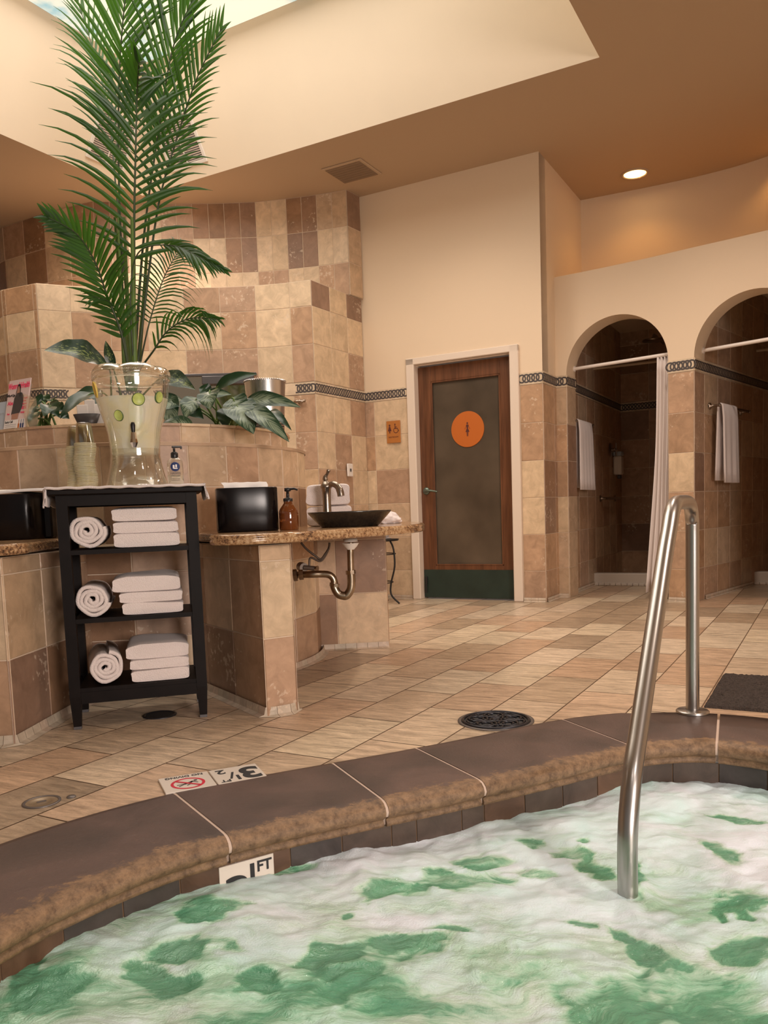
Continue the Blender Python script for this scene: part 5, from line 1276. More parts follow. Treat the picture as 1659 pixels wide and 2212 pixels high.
# ------------------------------------------------------------------ drink station on the cart
TZ = CH+.0125
def dispenser():
    c = cl(.036, .175, TZ); ca0 = math.atan2(-CYD.y, -CYD.x); o = thing('drink_dispenser', 'clear lobed plastic beverage dispenser of cucumber lemon water', 'dispenser', c)
    def lob(th, r, z):
        return r*(1+.035*abs(math.cos(3*th))**.7-.015) if z > .30 else r*(1+.02*abs(math.cos(3*th))*max(0, (z-.1)/.2))
    prof = [(.0, .124), (.094, .124), (.098, .128), (.0985, .152), (.104, .21), (.113, .253), (.125, .296), (.141, .354), (.1475, .41), (.148, .436)]
    mb = MB(); mb.lathe(prof, c, 72, lob=lob); mb.build('body', M['clear'], o)
    lid = MB(); ph = ca0+PI/2; lid.lathe([(.146, .424), (.152, .426), (.155, .440), (.152, .456), (.141, .470), (.116, .479), (.08, .482), (.0, .480)], c, 120, lob=lambda th, r, z: r*(1+.055*(abs(math.cos(2.5*(th-ph)))**.6-.6)) if r > .02 else r,
            zl=lambda th, r, z: z+(.014*(abs(math.cos(2.5*(th-ph)))**.6-.5) if .02 < r and z > .436 else 0)); l = lid.build('lid', M['clear2'], o)
    rim = MB(); rim.lathe([(.1505, .432), (.1535, .429), (.1505, .425), (.1485, .429), (.1505, .432)], c, 72); rim.build('lid_seam', M['clear2'], l)
    emb = MB()
    for k in range(11):
        a = ca0+(k-5)*.052; n_ = Vector((math.cos(a), math.sin(a), 0)); emb.box(c+n_*.1600+Z*(.447+.002*(k % 2)), (.0045, .003, .013), Rz(a+PI/2+.3*(k % 3-1)), bev=.001)
    emb.build('embossed_mark', M['clear2'], l)
    # embossed lettering round the lid front
    base = MB(); base.lathe([(.100, .150), (.0985, .125), (.104, .085), (.114, .040), (.124, .004), (.126, .0), (.121, .0), (.101, .085), (.095, .125)], c, 72, lob=lambda th, r, z: r*(1+.03*abs(math.cos(4*th))**2*(1-z/.15))); base.build('stand_base', M['clear2'], o)
    f = -CYD; a = c+f*.106+Z*.185
    mb = MB(); mb.tube([c+f*.10+Z*.185, a+f*.018], .012, 14); mb.tube([a+f*.02+Z*.022, a+f*.022+Z*-.004, a+f*.024+Z*-.018, a+f*.022+Z*-.036], [.010, .013, .016, .009], 8, smooth=False); tp = mb.build('tap', M['chromebright'], o)
    mb = MB(); mb.tube([a+f*.02+Z*.018, a+f*.020+Z*.030, a+f*.020+Z*.052, a+f*.020+Z*.062], [.006, .008, .0095, .006], 14); mb.build('tap_handle', M['blackmat'], tp)
    # drink
    w = MB(); pr = [(0, .130), (.090, .130), (.0945, .134), (.095, .152), (.1005, .21), (.109, .253), (.121, .296), (.136, .340), (.139, .352), (0, .352)]
    w.lathe(pr, c, 64, lob=lob); q = w.build('lemon_water', M['drink']); tag(q, 'cloudy iced lemon water filling the clear dispenser', 'drink', kind='stuff')
    # fruit against the wall of the body
    def slice_(name, label, th, z, r, rr, skin, flesh, group, tilt=0, sx=1.0):
        n = Vector((math.cos(th), math.sin(th), 0)); t = Vector((-n.y, n.x, 0)); u = (Z+n*tilt).normalized(); R = Matrix((t, u, n)).transposed(); p = c+n*rr+Z*z
        mb = MB(); mb.lathe([(0, .003), (r*.88, .003), (r*.90, .0035)], p, 28, R=R, sx=sx, mi=0); mb.lathe([(r*.90, .0035), (r, .002), (r, -.002), (0, -.002)], p, 28, R=R, sx=sx, mi=1)
        q = mb.build(name, [M[flesh], M[skin]]); tag(q, label, 'fruit slice', group)
    ca = math.atan2(-CYD.y, -CYD.x)
    slice_('cucumber_slice', 'largest cucumber slice at the waterline in the dispenser, right of centre', ca+.20, .336, .0255, .1385, 'cuke_skin', 'cuke', 'cucumber slices', .25)
    slice_('cucumber_slice', 'cucumber slice high at the right side of the dispenser', ca+.86, .350, .0240, .1395, 'cuke_skin', 'cuke', 'cucumber slices', .2, .9)
    slice_('cucumber_slice', 'lowest cucumber slice at the lower left of the dispenser', ca-.45, .276, .0225, .1185, 'cuke_skin', 'cuke', 'cucumber slices', .3, .85)
    slice_('lemon_slice', 'long lemon wedge slice at the upper left inside the dispenser', ca-1.22, .385, .0330, .1465, 'lemon', 'lemon', None, .2, .55)
M['cuprim'] = milky_mat('cup_rim_plastic', (.98, .93, .74), .5)
M['clear2'] = clear_mat('clear_ribbed_acrylic', (.95, .94, .90), .16, .05)
dispenser()
def cups():
    random.seed(12)
    mb = MB(); r0, r1, h = .027, .0405, .085
    mb.lathe([(0, 0), (r0, 0), (r0+.002, .004), (r1-.003, h-.006)], (0, 0, 0), 26); mb.lathe([(r1-.003, h-.006), (r1+.001, h-.004), (r1+.0016, h-.001), (r1-.001, h)], (0, 0, 0), 26, mi=1)
    first = mb.build('plastic_cup', [M['cup'], M['cuprim']])
    k = 0
    for (x, y, n, nm) in ((-.158, .13, 27, 'front'), (-.195, .20, 26, 'rear')):
        base = cl(x, y, TZ)
        for i in range(n):
            o = first if k == 0 else first.copy()
            if k: COL.objects.link(o)
            z = .0065*i; sway = .004*math.sin(i*.33+x*40)
            o.location = base+Z*(z+h+.0005)+CXD*sway; o.rotation_euler = (PI, random.uniform(-.01, .01), random.uniform(0, 6)); k += 1
            if i == n-1: tag(o, 'topmost upturned clear plastic cup of the %s nested stack on the black stand' % nm, 'cup', 'topmost cup of the %s stack' % nm)
            elif i == 0: tag(o, 'bottom upturned clear plastic cup of the %s nested stack on the black stand' % nm, 'cup', 'bottom cup of the %s stack' % nm)
            else: tag(o, 'upturned clear plastic cup nested within the %s stack left of the dispenser' % nm, 'cup', 'cups nested in the %s stack' % nm)
cups()
def sanitizer():
    c = cl(.19, .13, TZ); o = thing('hand_sanitizer', 'clear pump bottle of hand sanitizer with a round navy label right of the dispenser', 'bottle', c)
    mb = MB(); mb.lathe([(0, 0), (.030, 0), (.033, .004), (.033, .085), (.031, .098), (.020, .108), (.012, .112), (.012, .118)], c, 28, sy=.7); b = mb.build('bottle', M['clear2'], o)
    mb = MB(); mb.lathe([(.029, .003), (.0305, .035), (.0305, .040), (0, .040)], c, 24, sy=.7); mb.build('gel', M['gel'], b)
    f = -CYD; fc = c+f*.0245
    mb = MB(); mb.lathe([(.014, .110), (.015, .114), (.015, .130), (.010, .134), (.005, .136), (.005, .150)], c, 20); mb.box(c+Z*.155+CXD*.010, (.040, .012, .008), Rz(CA), bev=.003); mb.box(c+Z*.152+CXD*.028, (.008, .008, .012), Rz(CA), bev=.002); mb.build('pump', M['blackmat'], o)
    R = Matrix((CXD, Z, f)).transposed(); mb = MB(); mb.lathe([(0, .001), (.0185, .001), (.019, 0)], fc+Z*.073, 30, R=R); lb = mb.build('round_label', M['navy'], b)
    mb = MB()
    for x, z, w, h in ((-.006, 0, .007, .014), (.004, .003, .006, .012), (.001, -.007, .016, .004)): mb.box(fc+f*.0016+CXD*x+Z*(.073+z), (w, .0006, h), Rz(CA))
    mb.build('label_emblem', M['paper'], lb)
    text('label_lettering', 'HANDS', .012, fc+f*.0015+Z*.046, CXD, Z, M['dark'], b); text('label_lettering', 'SANITIZER', .008, fc+f*.0015+Z*.036, CXD, Z, M['dark'], b)
    for z in (.024, .018): mb = MB(); mb.box(fc+f*.001+Z*z, (.034, .0006, .0012), Rz(CA)); mb.build('label_rule', M['dark'], b)
M['gel'] = milky_mat('clear_gel', (.80, .76, .70), .45)
sanitizer()

# ------------------------------------------------------------------ right counter
KZ = .7505
def towel_box(label, c, sx, sy, h, a, paper=True, name='towel_dispenser'):
    o = thing(name, label, 'dispenser', c); R = Rz(a)
    mb = MB(); mb.lathe([(0, 0), (.97, 0), (1, .006), (1, h-.004), (.985, h), (.90, h), (.88, h-.012)], c, 64, lob=lambda th, r, z: r*(abs(math.cos(th))**4+abs(math.sin(th))**4)**(-.25), sx=sx, sy=sy, R=R); mb.build('housing', M['black'], o)
    mb = MB(); mb.lathe([(0, h-.012), (.90, h-.012)], c, 48, lob=lambda th, r, z: r*(abs(math.cos(th))**4+abs(math.sin(th))**4)**(-.25), sx=sx, sy=sy, R=R); mb.build('top_well', M['blackmat'], o)
    if paper:
        q = []; 
        for i in range(13):
            u = -1+2*i/12; q.append([Vector(c)+R @ Vector((u*sx*.70, -.01+.01*math.sin(i), h-.012)), Vector(c)+R @ Vector((u*sx*.72, -.005, h+.012)), Vector(c)+R @ Vector((u*sx*.74-.008, .004, h+.026+.001*math.sin(i*2)))])
        mb = MB(); mb.grid(q); mb.build('paper_towel', M['paper'], o)
    return o
p = onz(536, 1149, KZ); cb = dep(536, 1149, 3.60); cb.z = KZ
towel_box('black oval paper towel holder on the right granite counter', cb, .135, .085, .192, .25)
p1 = dep(32, 1160, 3.62); p1.z = KZ
towel_box('large black paper towel holder at the left edge on the granite counter', p1, .13, .09, .20, -.1, paper=False)
p2 = dep(100, 1160, 3.70); p2.z = KZ
o2 = thing('tissue_box', 'narrow black box beside the large holder at the left', 'box', p2)
mb = MB(); mb.box(p2+Z*.10, (.085, .13, .20), Rz(.2), bev=.008); mb.build('box_body', M['black'], o2)
mb = MB(); mb.box(p2+Z*.203, (.06, .10, .006), Rz(.2), bev=.002); mb.build('box_lid', M['blackmat'], o2)
mb = MB(); q = []
for i in range(12):
    u = i/11; q.append([Vector(p1)+Vector((-.14+.33*u, y, .215+.006*math.sin(u*4+y*20)+.004*(y > 0))) for y in (-.09, -.085, -.03, .03, .07)])
mb.grid(q); nt_ = mb.build('folded_napkin_cloth', M['paper']); tag(nt_, 'white cloth lying across the black boxes at the left edge', 'cloth'); md = nt_.modifiers.new('thick', 'SOLIDIFY'); md.thickness = .012; md.offset = 1
def soap():
    c = dep(625, 1144, 3.56); c.z = KZ; o = thing('soap_dispenser', 'amber glass pump soap bottle beside the black towel holder', 'bottle', c)
    mb = MB(); mb.lathe([(0, 0), (.040, 0), (.0425, .004), (.0425, .080), (.038, .092), (.024, .112), (.019, .118), (.019, .128)], c, 36); mb.build('bottle', M['amber'], o)
    mb = MB(); mb.lathe([(.0425, .070), (.0432, .073), (.0425, .076)], c, 36); mb.build('glass_ridge', M['amber'], o)
    mb = MB(); mb.lathe([(.021, .126), (.021, .138), (.008, .142), (.006, .168), (.014, .170), (.014, .184), (0, .186)], c, 24); mb.tube([c+Z*.178, c+Z*.180+Vector((.03, -.005, 0)), c+Z*.174+Vector((.045, -.008, 0))], [.006, .005, .004], 10); mb.build('pump', M['blackmat'], o)
soap()
def sink():
    c = dep(756, 1138, 3.88); c.z = KZ; o = thing('vessel_sink', 'wide black vessel sink bowl on the granite counter', 'sink', c)
    mb = MB(); mb.lathe([(0, 0), (.135, 0), (.142, .006), (.198, .066), (.201, .073), (.196, .074), (.190, .068), (.130, .016), (0, .010)], c, 64, sy=.85); mb.build('bowl', M['bowl'], o)
    mb = MB(); mb.lathe([(0, .014), (.022, .014), (.024, .011)], c, 24); mb.build('drain_ring', M['nickel'], o)
    return c
SKC = sink()
def faucet():
    c = dep(708, 1133, 4.10); c.z = KZ; o = thing('faucet', 'tall antique nickel single lever faucet behind the black sink', 'faucet', c)
    mb = MB(); mb.lathe([(0, 0), (.034, 0), (.034, .008), (.026, .016), (.0225, .06), (.0215, .11), (.022, .16), (.025, .19), (.030, .196), (.030, .206), (.024, .214), (.015, .228), (0, .232)], c, 32); mb.build('body', M['nickel'], o)
    d = Vector((.80, -.55, 0)).normalized(); mb = MB(); q = [(0, .19), (.035, .212), (.065, .205), (.085, .18), (.092, .150)]
    mb.tube(catmull([c+d*x+Z*z for x, z in q], 6), [.014]*8+[.016]*9+[.018]*8, 16); mb.build('spout', M['nickel'], o)
    mb = MB(); mb.tube(catmull([c+Z*.226, c+Z*.245-d*.004, c+Z*.262+d*.008, c+Z*.285+d*.022], 5), [.008, .009, .011, .013, .014, .013, .012, .011, .010, .009, .008, .008, .009, .010, .010, .008][:16], 12); mb.build('lever', M['nickel'], o)
faucet()
for k, (lab, z0, hh, ww) in enumerate((('lower folded white towel behind the faucet', 0, .105, .235), ('upper folded white towel behind the faucet', .107, .110, .225))):
    c = dep(713 if k == 0 else 712, 1140, 4.30); c.z = KZ+z0; folded('folded_towel', lab, c, ww, .20, hh, .05, 'folded towels behind the faucet', 90+k)
def crumpled(label, c, r, n=4, seed=1, name='crumpled_towel'):
    random.seed(seed); mb = MB()
    prof = [(0, 0), (.85, 0), (1, .2), (.92, .55), (.6, .85), (.25, 1.0), (0, 1.02)]
    fine = catmull([Vector((a, b, 0)) for a, b in prof], 5)
    def lob(th, rr, z): return rr*r*(1+.30*noise.noise(Vector((math.cos(th)*2+seed, math.sin(th)*2, z*40)))+.22*noise.noise(Vector((math.cos(th)*5, math.sin(th)*5+seed, z*90))))
    mb.lathe([(p_.x, p_.y*r*.9) for p_ in fine], c, 48, lob=lob); q = mb.build(name, M['towel']); tag(q, label, 'towel'); return q
c = dep(834, 1136, 4.35); c.z = KZ; crumpled('crumpled white hand towel on the counter right of the sink', c, .075, seed=3)
def plumbing():
    c = Vector((SKC.x+.03, SKC.y+.03, 0)); o = thing('sink_drain_trap', 'aged metal drain pipe with a curved trap under the sink', 'pipe', c+Z*.4)
    # in the photograph: tail at x 757, trap low point y 1292, wall arm to x 636
    D = 3.75
    def p(x, y, d=D): return dep(x, y, d)
    tail = [p(757, 1172), p(757, 1200), p(758, 1238)]
    mb = MB(); mb.tube(tail, .0155, 16); mb.build('tailpiece', M['pewter'], o)
    mb = MB(); mb.lathe([(.040, .006), (.030, -.010), (.020, -.020), (.017, -.024)], p(757, 1176), 24); mb.lathe([(.0, .018), (.032, .018), (.034, .004)], p(757, 1172), 24); mb.build('drain_flange', M['white'], o)
    tr = catmull([p(758, 1235), p(759, 1258), p(757, 1274), p(749, 1286), p(742, 1287), p(731, 1283), p(723, 1270), p(721, 1258)], 5)
    mb = MB(); mb.tube(tr, .0195, 16); mb.build('trap_bend', M['pewter'], o)
    arm = catmull([p(723, 1264), p(720, 1250), p(711, 1242), p(695, 1240), p(665, 1241), p(640, 1242, 3.82)], 6)
    mb = MB(); mb.tube(arm, .0165, 16); mb.build('wall_arm', M['pewter'], o)
    for a, b, r in (((757, 1232), (758, 1240), .023), ((723, 1260), (722, 1267), .023), ((646, 1242), (655, 1241), .024), ((634, 1243), (642, 1242), .028)):
        mb = MB(); mb.tube([p(*a), p(*b)], r, 8, smooth=False); mb.build('slip_nut', M['pewter'], o)
    v = thing('shutoff_valve', 'small shut off valve with hoses on the wall under the counter', 'valve', p(655, 1228, 3.9)); q = 3.95
    mb = MB(); mb.tube([p(650, 1224, q+.06), p(657, 1226, q)], [.024, .022], 18); mb.tube([p(656, 1226, q), p(680, 1228, q)], .012, 12); mb.build('valve_body', M['hose'], v)
    mb = MB(); mb.tube([p(678, 1228, q), p(686, 1228, q-.01)], [.008, .014], 12); mb.build('valve_handle', M['nickel'], v)
    for pts in ([(668, 1222), (671, 1205), (690, 1212), (700, 1205), (710, 1185), (712, 1172)], [(650, 1172), (662, 1186), (680, 1200), (693, 1208), (703, 1196), (711, 1184)]):
        mb = MB(); mb.tube(catmull([p(x, y, q) for x, y in pts], 6), .0055, 8); mb.build('supply_hose', M['hose'], v)
plumbing()

# ------------------------------------------------------------------ iron table by the door
def iron_table():
    c = Vector((-.06, 7.12, 0)); o = thing('iron_side_table', 'small wrought iron side table against the tiles left of the door', 'table', c)
    xd, yd = U, N
    mb = MB(); mb.lathe([(0, .555), (.20, .555), (.205, .562), (.205, .572), (0, .574)], c, 36); mb.build('table_top', M['iron'], o)
    for k in range(4):
        a = PI/4+k*PI/2+.35; d = Vector((math.cos(a), math.sin(a), 0)); mb = MB()
        mb.tube(catmull([c+d*.14+Z*.555, c+d*.17+Z*.48, c+d*.175+Z*.33, c+d*.135+Z*.18, c+d*.135+Z*.08, c+d*.21+Z*.005], 5), .0085, 8); mb.build('leg', M['iron'], o)
    for z, r in ((.44, .172), (.19, .142)):
        mb = MB(); mb.tube([c+Vector((math.cos(a)*r, math.sin(a)*r, z)) for a in [2*PI*k/28 for k in range(28)]], .005, 6, closed=True); mb.build('ring_stretcher', M['iron'], o)
    crumpled('crumpled grey white cloth on the iron table by the door', c+Z*.574, .12, seed=9, name='used_towel_heap')
iron_table()

# ------------------------------------------------------------------ showers: rods, curtain, towel bars and fittings
def arcp(d, off, z): return AP.at(d)-AP.nrm(d)*off+Z*z
def rod(label, a, b, m, r=.0125):
    a, b = Vector(a), Vector(b); o = thing('curtain_rod', label, 'rod', a); mb = MB(); mb.tube([a, b], r, 14); mb.build('rod', M[m], o)
    for p_, q_ in ((a, b), (b, a)):
        mb = MB(); d = (q_-p_).normalized(); mb.tube([p_, p_+d*.012], .024, 16); mb.build('end_flange', M[m], o)


rod('white curtain rod across the left shower arch', arcp(A1C-AR+.004, AT*.8, 2.0), arcp(A1C+AR-.004, AT*.45, 2.0), 'whiterod', .0145)
rod('white curtain rod across the right shower arch', arcp(A2C-AR+.004, AT*.8, 2.0), arcp(A2C+AR-.004, AT*.45, 2.0), 'whiterod', .0145)
rod('thin tan curtain rod over the curb of the left shower', st(-2.09, 8.12, 2.14), st(-1.22, 8.12, 2.14), 'rodtan', .013)
rod('thin tan curtain rod over the curb of the right shower', st(-.655, 8.36, 2.17), st(.95, 8.36, 2.17), 'rodtan', .013)
def curtain():
    q = []; n = 46; a = AP.at(A1C+AR-.004)-AP.nrm(A1C+AR)*.085; nn = AP.nrm(A1C+AR-.05); t = -Vector((-nn.y, nn.x, 0)).normalized()
    if t.x > 0: t = -t
    for j in range(17):
        v = j/16; z = 1.985-v*1.93; row = []; wd = .125+.06*v-.02*math.sin(v*PI); sh = .045*v
        for i in range(n):
            u = i/(n-1); x = u*wd+sh*(.3+u*.7); y = .034*math.sin(u*2*PI*4.5+.5*math.sin(v*5))*(.55+.45*v)+.006*math.sin(v*9+u*8)
            row.append(a+t*x+nn*(y-.02)+Z*z)
        q.append(row)
    mb = MB(); mb.grid(q); o = mb.build('shower_curtain', M['curtain']); md = o.modifiers.new('thick', 'SOLIDIFY'); md.thickness = .002
    tag(o, 'white shower curtain gathered at the right side of the left arch', 'curtain')
curtain()
def towel_bar(label, a, b, n, tlabel, u0, u1, zt, zb, seed):
    """bar standing off a wall, with a hand towel folded over it"""
    a, b, n = Vector(a), Vector(b), Vector(n).normalized(); a0 = Vector((a.x, a.y, 0)); o = thing('towel_bar', label, 'towel bar', a); d = (b-a).normalized(); off = .075
    mb = MB(); mb.tube([a+n*off-d*.03, b+n*off+d*.03], .009, 12); mb.build('bar', M['nickel'], o)
    for p_ in (a, b):
        R = Matrix((d, Z, n)).transposed(); mb = MB(); mb.lathe([(.027, 0), (.027, .006), (.012, .014), (.009, .03), (.010, off-.012), (.016, off), (.012, off+.012), (0, off+.016)], p_, 20, R=R); mb.build('post', M['nickel'], o)
    random.seed(seed); L = (b-a).length; q = []; S = 22
    for j in range(S+1):
        u = u0+(u1-u0)*j/S; row = []; ed = 1
        prof = [(-.022, zb+.02)]+[(-.021, zb+.02+(zt-zb-.05)*k/5) for k in range(1, 6)]+[(-.014, zt-.006), (0, zt+.004), (.014, zt-.006)]+[(.022+.004*k/6, zt-.02-(zt-zb-.02)*k/7) for k in range(1, 8)]
        for k, (x, z) in enumerate(prof):
            f_ = max(0, (zt-z)/(zt-zb)); w = 1+.10*f_*0; uu = (u-(u0+u1)/2)*(1+.08*f_)+(u0+u1)/2
            row.append(a0+d*(L*uu)+n*(off+x+math.copysign(1, x)*.007*f_*(1+math.sin(u*38+seed)))+Z*z)
        q.append(row)
    mb = MB(); mb.grid(q); t = mb.build('hanging_towel', M['towel']); md = t.modifiers.new('thick', 'SOLIDIFY'); md.thickness = .012; md.offset = 0
    tag(t, tlabel, 'towel', 'towels on the shower bars')
towel_bar('metal towel bar on the left wall of the left shower', st(-2.078, 7.20, 1.555), st(-2.082, 7.80, 1.555), U, 'white towel folded over the bar inside the left shower arch', .06, .80, 1.567, .945, 2)
pb = AP.at(A2C-AR)-AP.nrm(A2C-AR)*AT; pe = st(-.42, 9.36); pdir = (Vector((pe.x, pe.y, 0))-pb).normalized(); pn = Vector((pdir.y, -pdir.x, 0))
towel_bar('metal towel bar on the partition wall in the right shower', pb+pdir*.10+pn*.012+Z*1.575, pb+pdir*.86+pn*.012+Z*1.575, pn, 'white towel folded over the bar inside the right shower arch', .04, .50, 1.587, .95, 6)
def shower_fittings():
    c = st(-2.083, 8.80, 1.36); o = thing('shower_valve', 'dark metal shower valve on the left stall wall above the soap pump', 'valve', c); R = Matrix((N, Z, U)).transposed()
    mb = MB(); mb.lathe([(0, .014), (.07, .010), (.078, 0)], c+Z*.02, 28, R=R); mb.build('valve_plate', M['nickel'], o)
    mb = MB(); mb.tube([c+Z*.02, c+Z*.02+U*.07], .016, 12); mb.tube([c+Z*-.05+U*.06, c+Z*.09+U*.06], .009, 10); mb.tube([c+Z*.02+U*.06-N*.07, c+Z*.02+U*.06+N*.07], .009, 10); mb.build('cross_handle', M['nickel'], o)
    c = st(-2.04, 8.98, 1.22); o = thing('soap_pump', 'white wall soap pump inside the left shower stall', 'dispenser', c)
    mb = MB(); mb.box(c, (.085, .12, .20), Rz(AW), bev=.012); mb.build('pump_body', M['white'], o)
    mb = MB(); mb.box(c+Z*.125, (.09, .125, .045), Rz(AW), bev=.008); mb.build('pump_cap', M['bluegrey'], o)
    mb = MB(); mb.box(c-Z*.125+U*.01, (.04, .05, .04), Rz(AW), bev=.008); mb.build('spout', M['greymetal'], o)
    a, b = st(-2.085, 8.35, .865), st(-2.085, 9.0, .865); o = thing('grab_bar', 'metal grab bar low on the left stall wall', 'grab bar', a)
    mb = MB(); mb.tube([a+U*.0, a+U*.05, a+U*.05+N*.03, b+U*.05-N*.03, b+U*.05, b], .014, 12); mb.build('bar', M['nickel'], o)
    for p_ in (a, b): mb = MB(); mb.lathe([(0, .008), (.034, .006), (.036, 0)], p_, 20, R=R); mb.build('flange', M['nickel'], o)
    c = dep(1412, 735, 8.5); o = thing('rain_shower', 'dark round rain shower head high in the left stall', 'shower head', c)
    mb = MB(); mb.lathe([(0, .035), (.02, .03), (.03, .012), (.11, .006), (.115, -.006), (0, -.008)], c, 32); mb.build('head', M['nickel'], o)
    e = c+N*.35; mb = MB(); mb.tube(catmull([c+Z*.03, c+Z*.06+N*.02, c+Z*.065+N*.15, c+Z*.05+N*.6], 5), .011, 10); mb.build('arm', M['nickel'], o)
    c = dep(1664, 1072, 8.05); o = thing('shower_control', 'round metal shower control cut by the right edge of the frame', 'valve', c)
    c2 = c; mb = MB(); R2 = Matrix((U, Z, -N)).transposed(); mb.lathe([(0, .03), (.03, .028), (.036, .012), (.075, .008), (.08, 0)], c2, 28, R=R2); mb.build('control_plate', M['nickel'], o)
    mb = MB(); mb.tube([c2-N*.02, c2-N*.06, c2-N*.065-U*.06], .011, 12); mb.build('lever', M['nickel'], o)
shower_fittings()

# ------------------------------------------------------------------ floor fittings
def ornate_drain():
    c = onz(1071, 1557, 0); c.z = 0; o = thing('floor_drain', 'ornate dark round drain grate in the stone floor near the pool edge', 'drain', c)
    mb = MB(); mb.lathe([(.146, .0005), (.146, .003), (.134, .004), (.132, .001)], c, 56); mb.build('outer_ring', M['drainring'], o)
    mb = MB(); mb.disc(c+Z*.0012, .133, 56); mb.build('sump', M['dark'], o)
    mb = MB()
    def circ_(x, y, r, w=.0045, a0=0, a1=2*PI):
        n = max(10, int(26*(a1-a0)/(2*PI))); cl_ = abs(a1-a0-2*PI) < 1e-6
        mb.tube([c+Vector((x+math.cos(a0+(a1-a0)*k/(n if cl_ else n-1))*r, y+math.sin(a0+(a1-a0)*k/(n if cl_ else n-1))*r, .004)) for k in range(n)], w, 6, closed=cl_)
    circ_(0, 0, .126, .0055); circ_(0, 0, .112, .003)
    for k in range(5):
        a = 2*PI*k/5+.3; x, y = math.cos(a)*.068, math.sin(a)*.068; circ_(x, y, .036, .0045); circ_(x, y, .020, .004, a, a+4.9); circ_(math.cos(a+PI/5)*.094, math.sin(a+PI/5)*.094, .015, .0035, a, a+5)
    circ_(0, 0, .022, .004); circ_(0, 0, .010, .004)
    mb.build('scrolled_grate', M['drain'], o)
M['drainring'] = mat('drain_outer_ring', (.16, .14, .13), .4, .5)
ornate_drain()
c = onz(345, 1545, 0); c.z = 0
o = thing('floor_drain', 'plain black round drain in the shade under the towel stand', 'drain', c); mb = MB(); mb.lathe([(.070, .0005), (.070, .004), (.060, .0045), (.058, .002)], c, 40); mb.build('outer_ring', M['drain'], o); mb = MB(); mb.disc(c+Z*.002, .059, 40); mb.build('grate_plate', M['dark'], o)
c = onz(90, 1733, 0); c.z = 0
o = thing('bronze_lid', 'worn bronze round lid in the floor near the left coping', 'cap', c); mb = MB(); mb.lathe([(.054, .0005), (.054, .003), (.046, .0035), (.045, .0015)], c, 40); mb.build('outer_ring', M['drainring'], o)
mb = MB(); mb.lathe([(.045, .0015), (.030, .0025), (.029, .0012), (0, .0015)], c, 40); mb.build('lid', M['brassdrain'], o); mb = MB(); mb.box(c+Z*.003, (.026, .006, .002), Rz(.6)); mb.build('key_slot', M['drainring'], o)
c = onz(154, 1722, 0); c.z = 0
o = thing('floor_plug', 'tiny dark plug in the floor beside the bronze lid', 'cap', c); mb = MB(); mb.lathe([(.014, .0005), (.012, .004), (0, .005)], c, 20); mb.build('plug', M['drainring'], o)

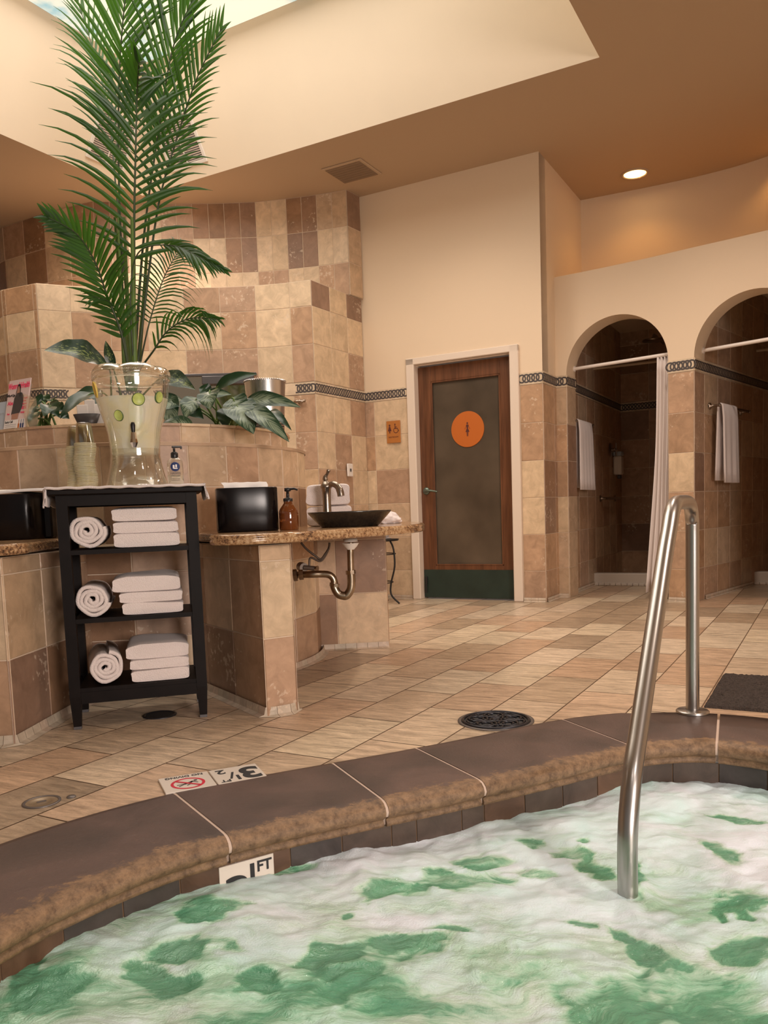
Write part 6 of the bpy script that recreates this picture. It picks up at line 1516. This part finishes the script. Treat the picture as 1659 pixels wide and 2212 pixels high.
# depth markers
def marker_floor():
    A, B, Cc, D_ = [Vector((*q, 0)) for q in ((-.731, 2.468), (-.442, 2.596), (-.384, 2.452), (-.674, 2.324))]
    e = (B-A).normalized(); f = Vector((e.y, -e.x, 0)); cen = (A+B+Cc+D_)/4; w = .156; h = .150
    o = thing('depth_marker', 'white floor marker reading 3 1/2 ft and no diving beside the coping', 'sign', cen)
    x, y = -e, f                                    # reads right way up from the deck
    c3 = cen+e*(w/2+.001); cn = cen-e*(w/2+.001); R = Matrix((x, y, Z)).transposed()
    parts = []
    for c_ in (c3, cn): mb = MB(); mb.box(c_+Z*.004, (w-.002, h, .007), R, bev=.0015); parts.append(mb.build('marker_tile', M['marker'], o))
    def T(body, s_, dx, dy, c_, par, bold=.0, sx=1.0): text('marker_lettering', body, s_, c_+x*dx+y*dy+Z*.0078, x, y, M['dark'], par, bold=bold, sx=sx)
    T('3', .150, -.038, .0, c3, parts[0], .0050, .95); T('1', .060, .005, .034, c3, parts[0], .0018); T('/', .085, .020, .006, c3, parts[0], .0008); T('2', .055, .046, -.040, c3, parts[0], .0012, 1.1); T('FT', .030, .048, .052, c3, parts[0], .0006)
    T('NO DIVING', .0215, 0, -.058, cn, parts[1], .0004, 1.05)
    mb = MB(); q = 40; cc_ = cn+y*.014+Z*.0079; ro, ri = .052, .043
    mb.add([cc_+(x*math.cos(2*PI*k/q)+y*math.sin(2*PI*k/q))*ro for k in range(q)]+[cc_+(x*math.cos(2*PI*k/q)+y*math.sin(2*PI*k/q))*ri for k in range(q)], [[k, (k+1) % q, q+(k+1) % q, q+k] for k in range(q)])
    d1 = (x+y*-1).normalized(); d2 = (x+y).normalized(); mb.add([cc_+Z*.0006+d1*.045+d2*.0045, cc_+Z*.0006-d1*.045+d2*.0045, cc_+Z*.0006-d1*.045-d2*.0045, cc_+Z*.0006+d1*.045-d2*.0045], [[3, 2, 1, 0]]); mb.build('prohibition_ring', M['red'], parts[1])
    mb = MB()
    def seg(a, b, w_): 
        a, b = Vector(a), Vector(b); t = (b-a).normalized(); n_ = Vector((-t.y, t.x))*w_/2; P4 = [a+n_, a-n_, b-n_, b+n_]; mb.add([cc_+x*p_.x+y*p_.y+Z*.0003 for p_ in P4], [[0, 1, 2, 3]])
    seg((-.018, -.012), (.012, .006), .009); seg((.012, .006), (.030, .020), .004); seg((.012, .004), (.034, .006), .004); seg((-.016, -.012), (-.030, .006), .004); seg((-.014, -.014), (-.006, .010), .004); seg((-.006, .010), (.006, .020), .004)
    mb.add([cc_+x*(-.026+.006*math.cos(2*PI*k/14))+y*(-.018+.006*math.sin(2*PI*k/14))+Z*.0003 for k in range(14)], [list(range(14))]); mb.build('diver_pictogram', M['dark'], parts[1])
    # waterline marker below the coping
    i = min(range(NP), key=lambda k: (PI_[k]-onz(527, 1800, -.0)).length)
    k0 = min(range(NP), key=lambda k: (PI_[k]-Vector((-.40, 2.012, 0))).length); n = -PN[k0]; t = Vector((-n.y, n.x, 0)); pos = PI_[k0]+PN[k0]*.008+t*.03
    if t.x < 0: t = -t
    o = thing('waterline_marker', 'white tile with 3 1/2 ft half under water below the coping', 'sign', pos+Z*-.1)
    R = Matrix((t, -n, Z)).transposed(); mb = MB(); mb.box(pos+Z*-.150, (.152, .010, .150), R, bev=.001); p_ = mb.build('marker_tile', M['marker'], o)
    def W_(body, s_, dx, dz, bold=.0, sx=1.0): text('marker_lettering', body, s_, pos+t*dx+Z*dz+n*.0058, t, Z, M['dark'], p_, bold=bold, sx=sx)
    W_('3', .13, -.028, -.163, .005, 1.15); W_('1', .062, .014, -.113, .0030); W_('FT', .040, .048, -.100, .0010)
M['marker'] = mat('white_marker_tile', (.74, .66, .58), .3)
marker_floor()
def floor_mat():
    c0 = Vector((1.245, 3.125, 0)); w, d = .92, .66; q = []; random.seed(2); n, m_ = 120, 90
    for j in range(m_+1):
        row = []
        for i in range(n+1):
            e = min(i, n-i, j, m_-j); z = .012+random.uniform(-.003, .003) if e else .001
            jit = Vector((random.uniform(-.002, .002), random.uniform(-.002, .002), 0)); row.append(c0+U*(w*i/n)+N*(d*j/m_)+jit+Z*z)
        q.append(row)
    mb = MB(); mb.grid(q, smooth=False); o = mb.build('floor_mat', M['mat']); tag(o, 'dark brown looped mat on the floor behind the handrail', 'mat')
floor_mat()
def handrail():
    b = Vector((1.165, 3.030, 0)); o = thing('pool_handrail', 'bent stainless steel handrail rising from the pool beside the coping', 'handrail', b); r = .0245
    f = Vector((-.47, -.883, 0)).normalized()
    # key points: foot, bend, short level top, long slope, bend into the water
    e = Vector((.571, 1.900, -.45)); h = (Vector((e.x, e.y, 0))-b); L = h.length; f = h.normalized()
    P = [b+Z*.01, b+Z*.35, b+Z*.70, b+Z*.750+f*.012, b+Z*.790+f*.045, b+Z*.806+f*.095, b+Z*.812+f*.16, b+Z*.813+f*.30, b+Z*.810+f*.42]
    P += [b+Z*.797+f*.485, b+Z*.770+f*.535, b+Z*.730+f*.580]
    s0, s1 = (.580, .740), (L-.075, .150)
    for k in range(1, 9): u = k/8; P.append(b+f*(s0[0]+(s1[0]-s0[0])*u)+Z*(s0[1]+(s1[1]-s0[1])*u))
    P += [b+f*(L-.035)+Z*.085, b+f*(L-.010)+Z*.03, b+f*L+Z*-.03, b+f*L+Z*-.15, b+f*L+Z*-.45]
    c = catmull(P, 6); mb = MB(); mb.tube(c, r, 28); mb.build('bent_tube', M['chrome'], o)
    mb = MB(); mb.lathe([(.0255, .022), (.030, .021), (.056, .019), (.061, .015), (.061, .006), (.058, .001)], b, 44); mb.build('floor_flange', M['chrome'], o)
handrail()
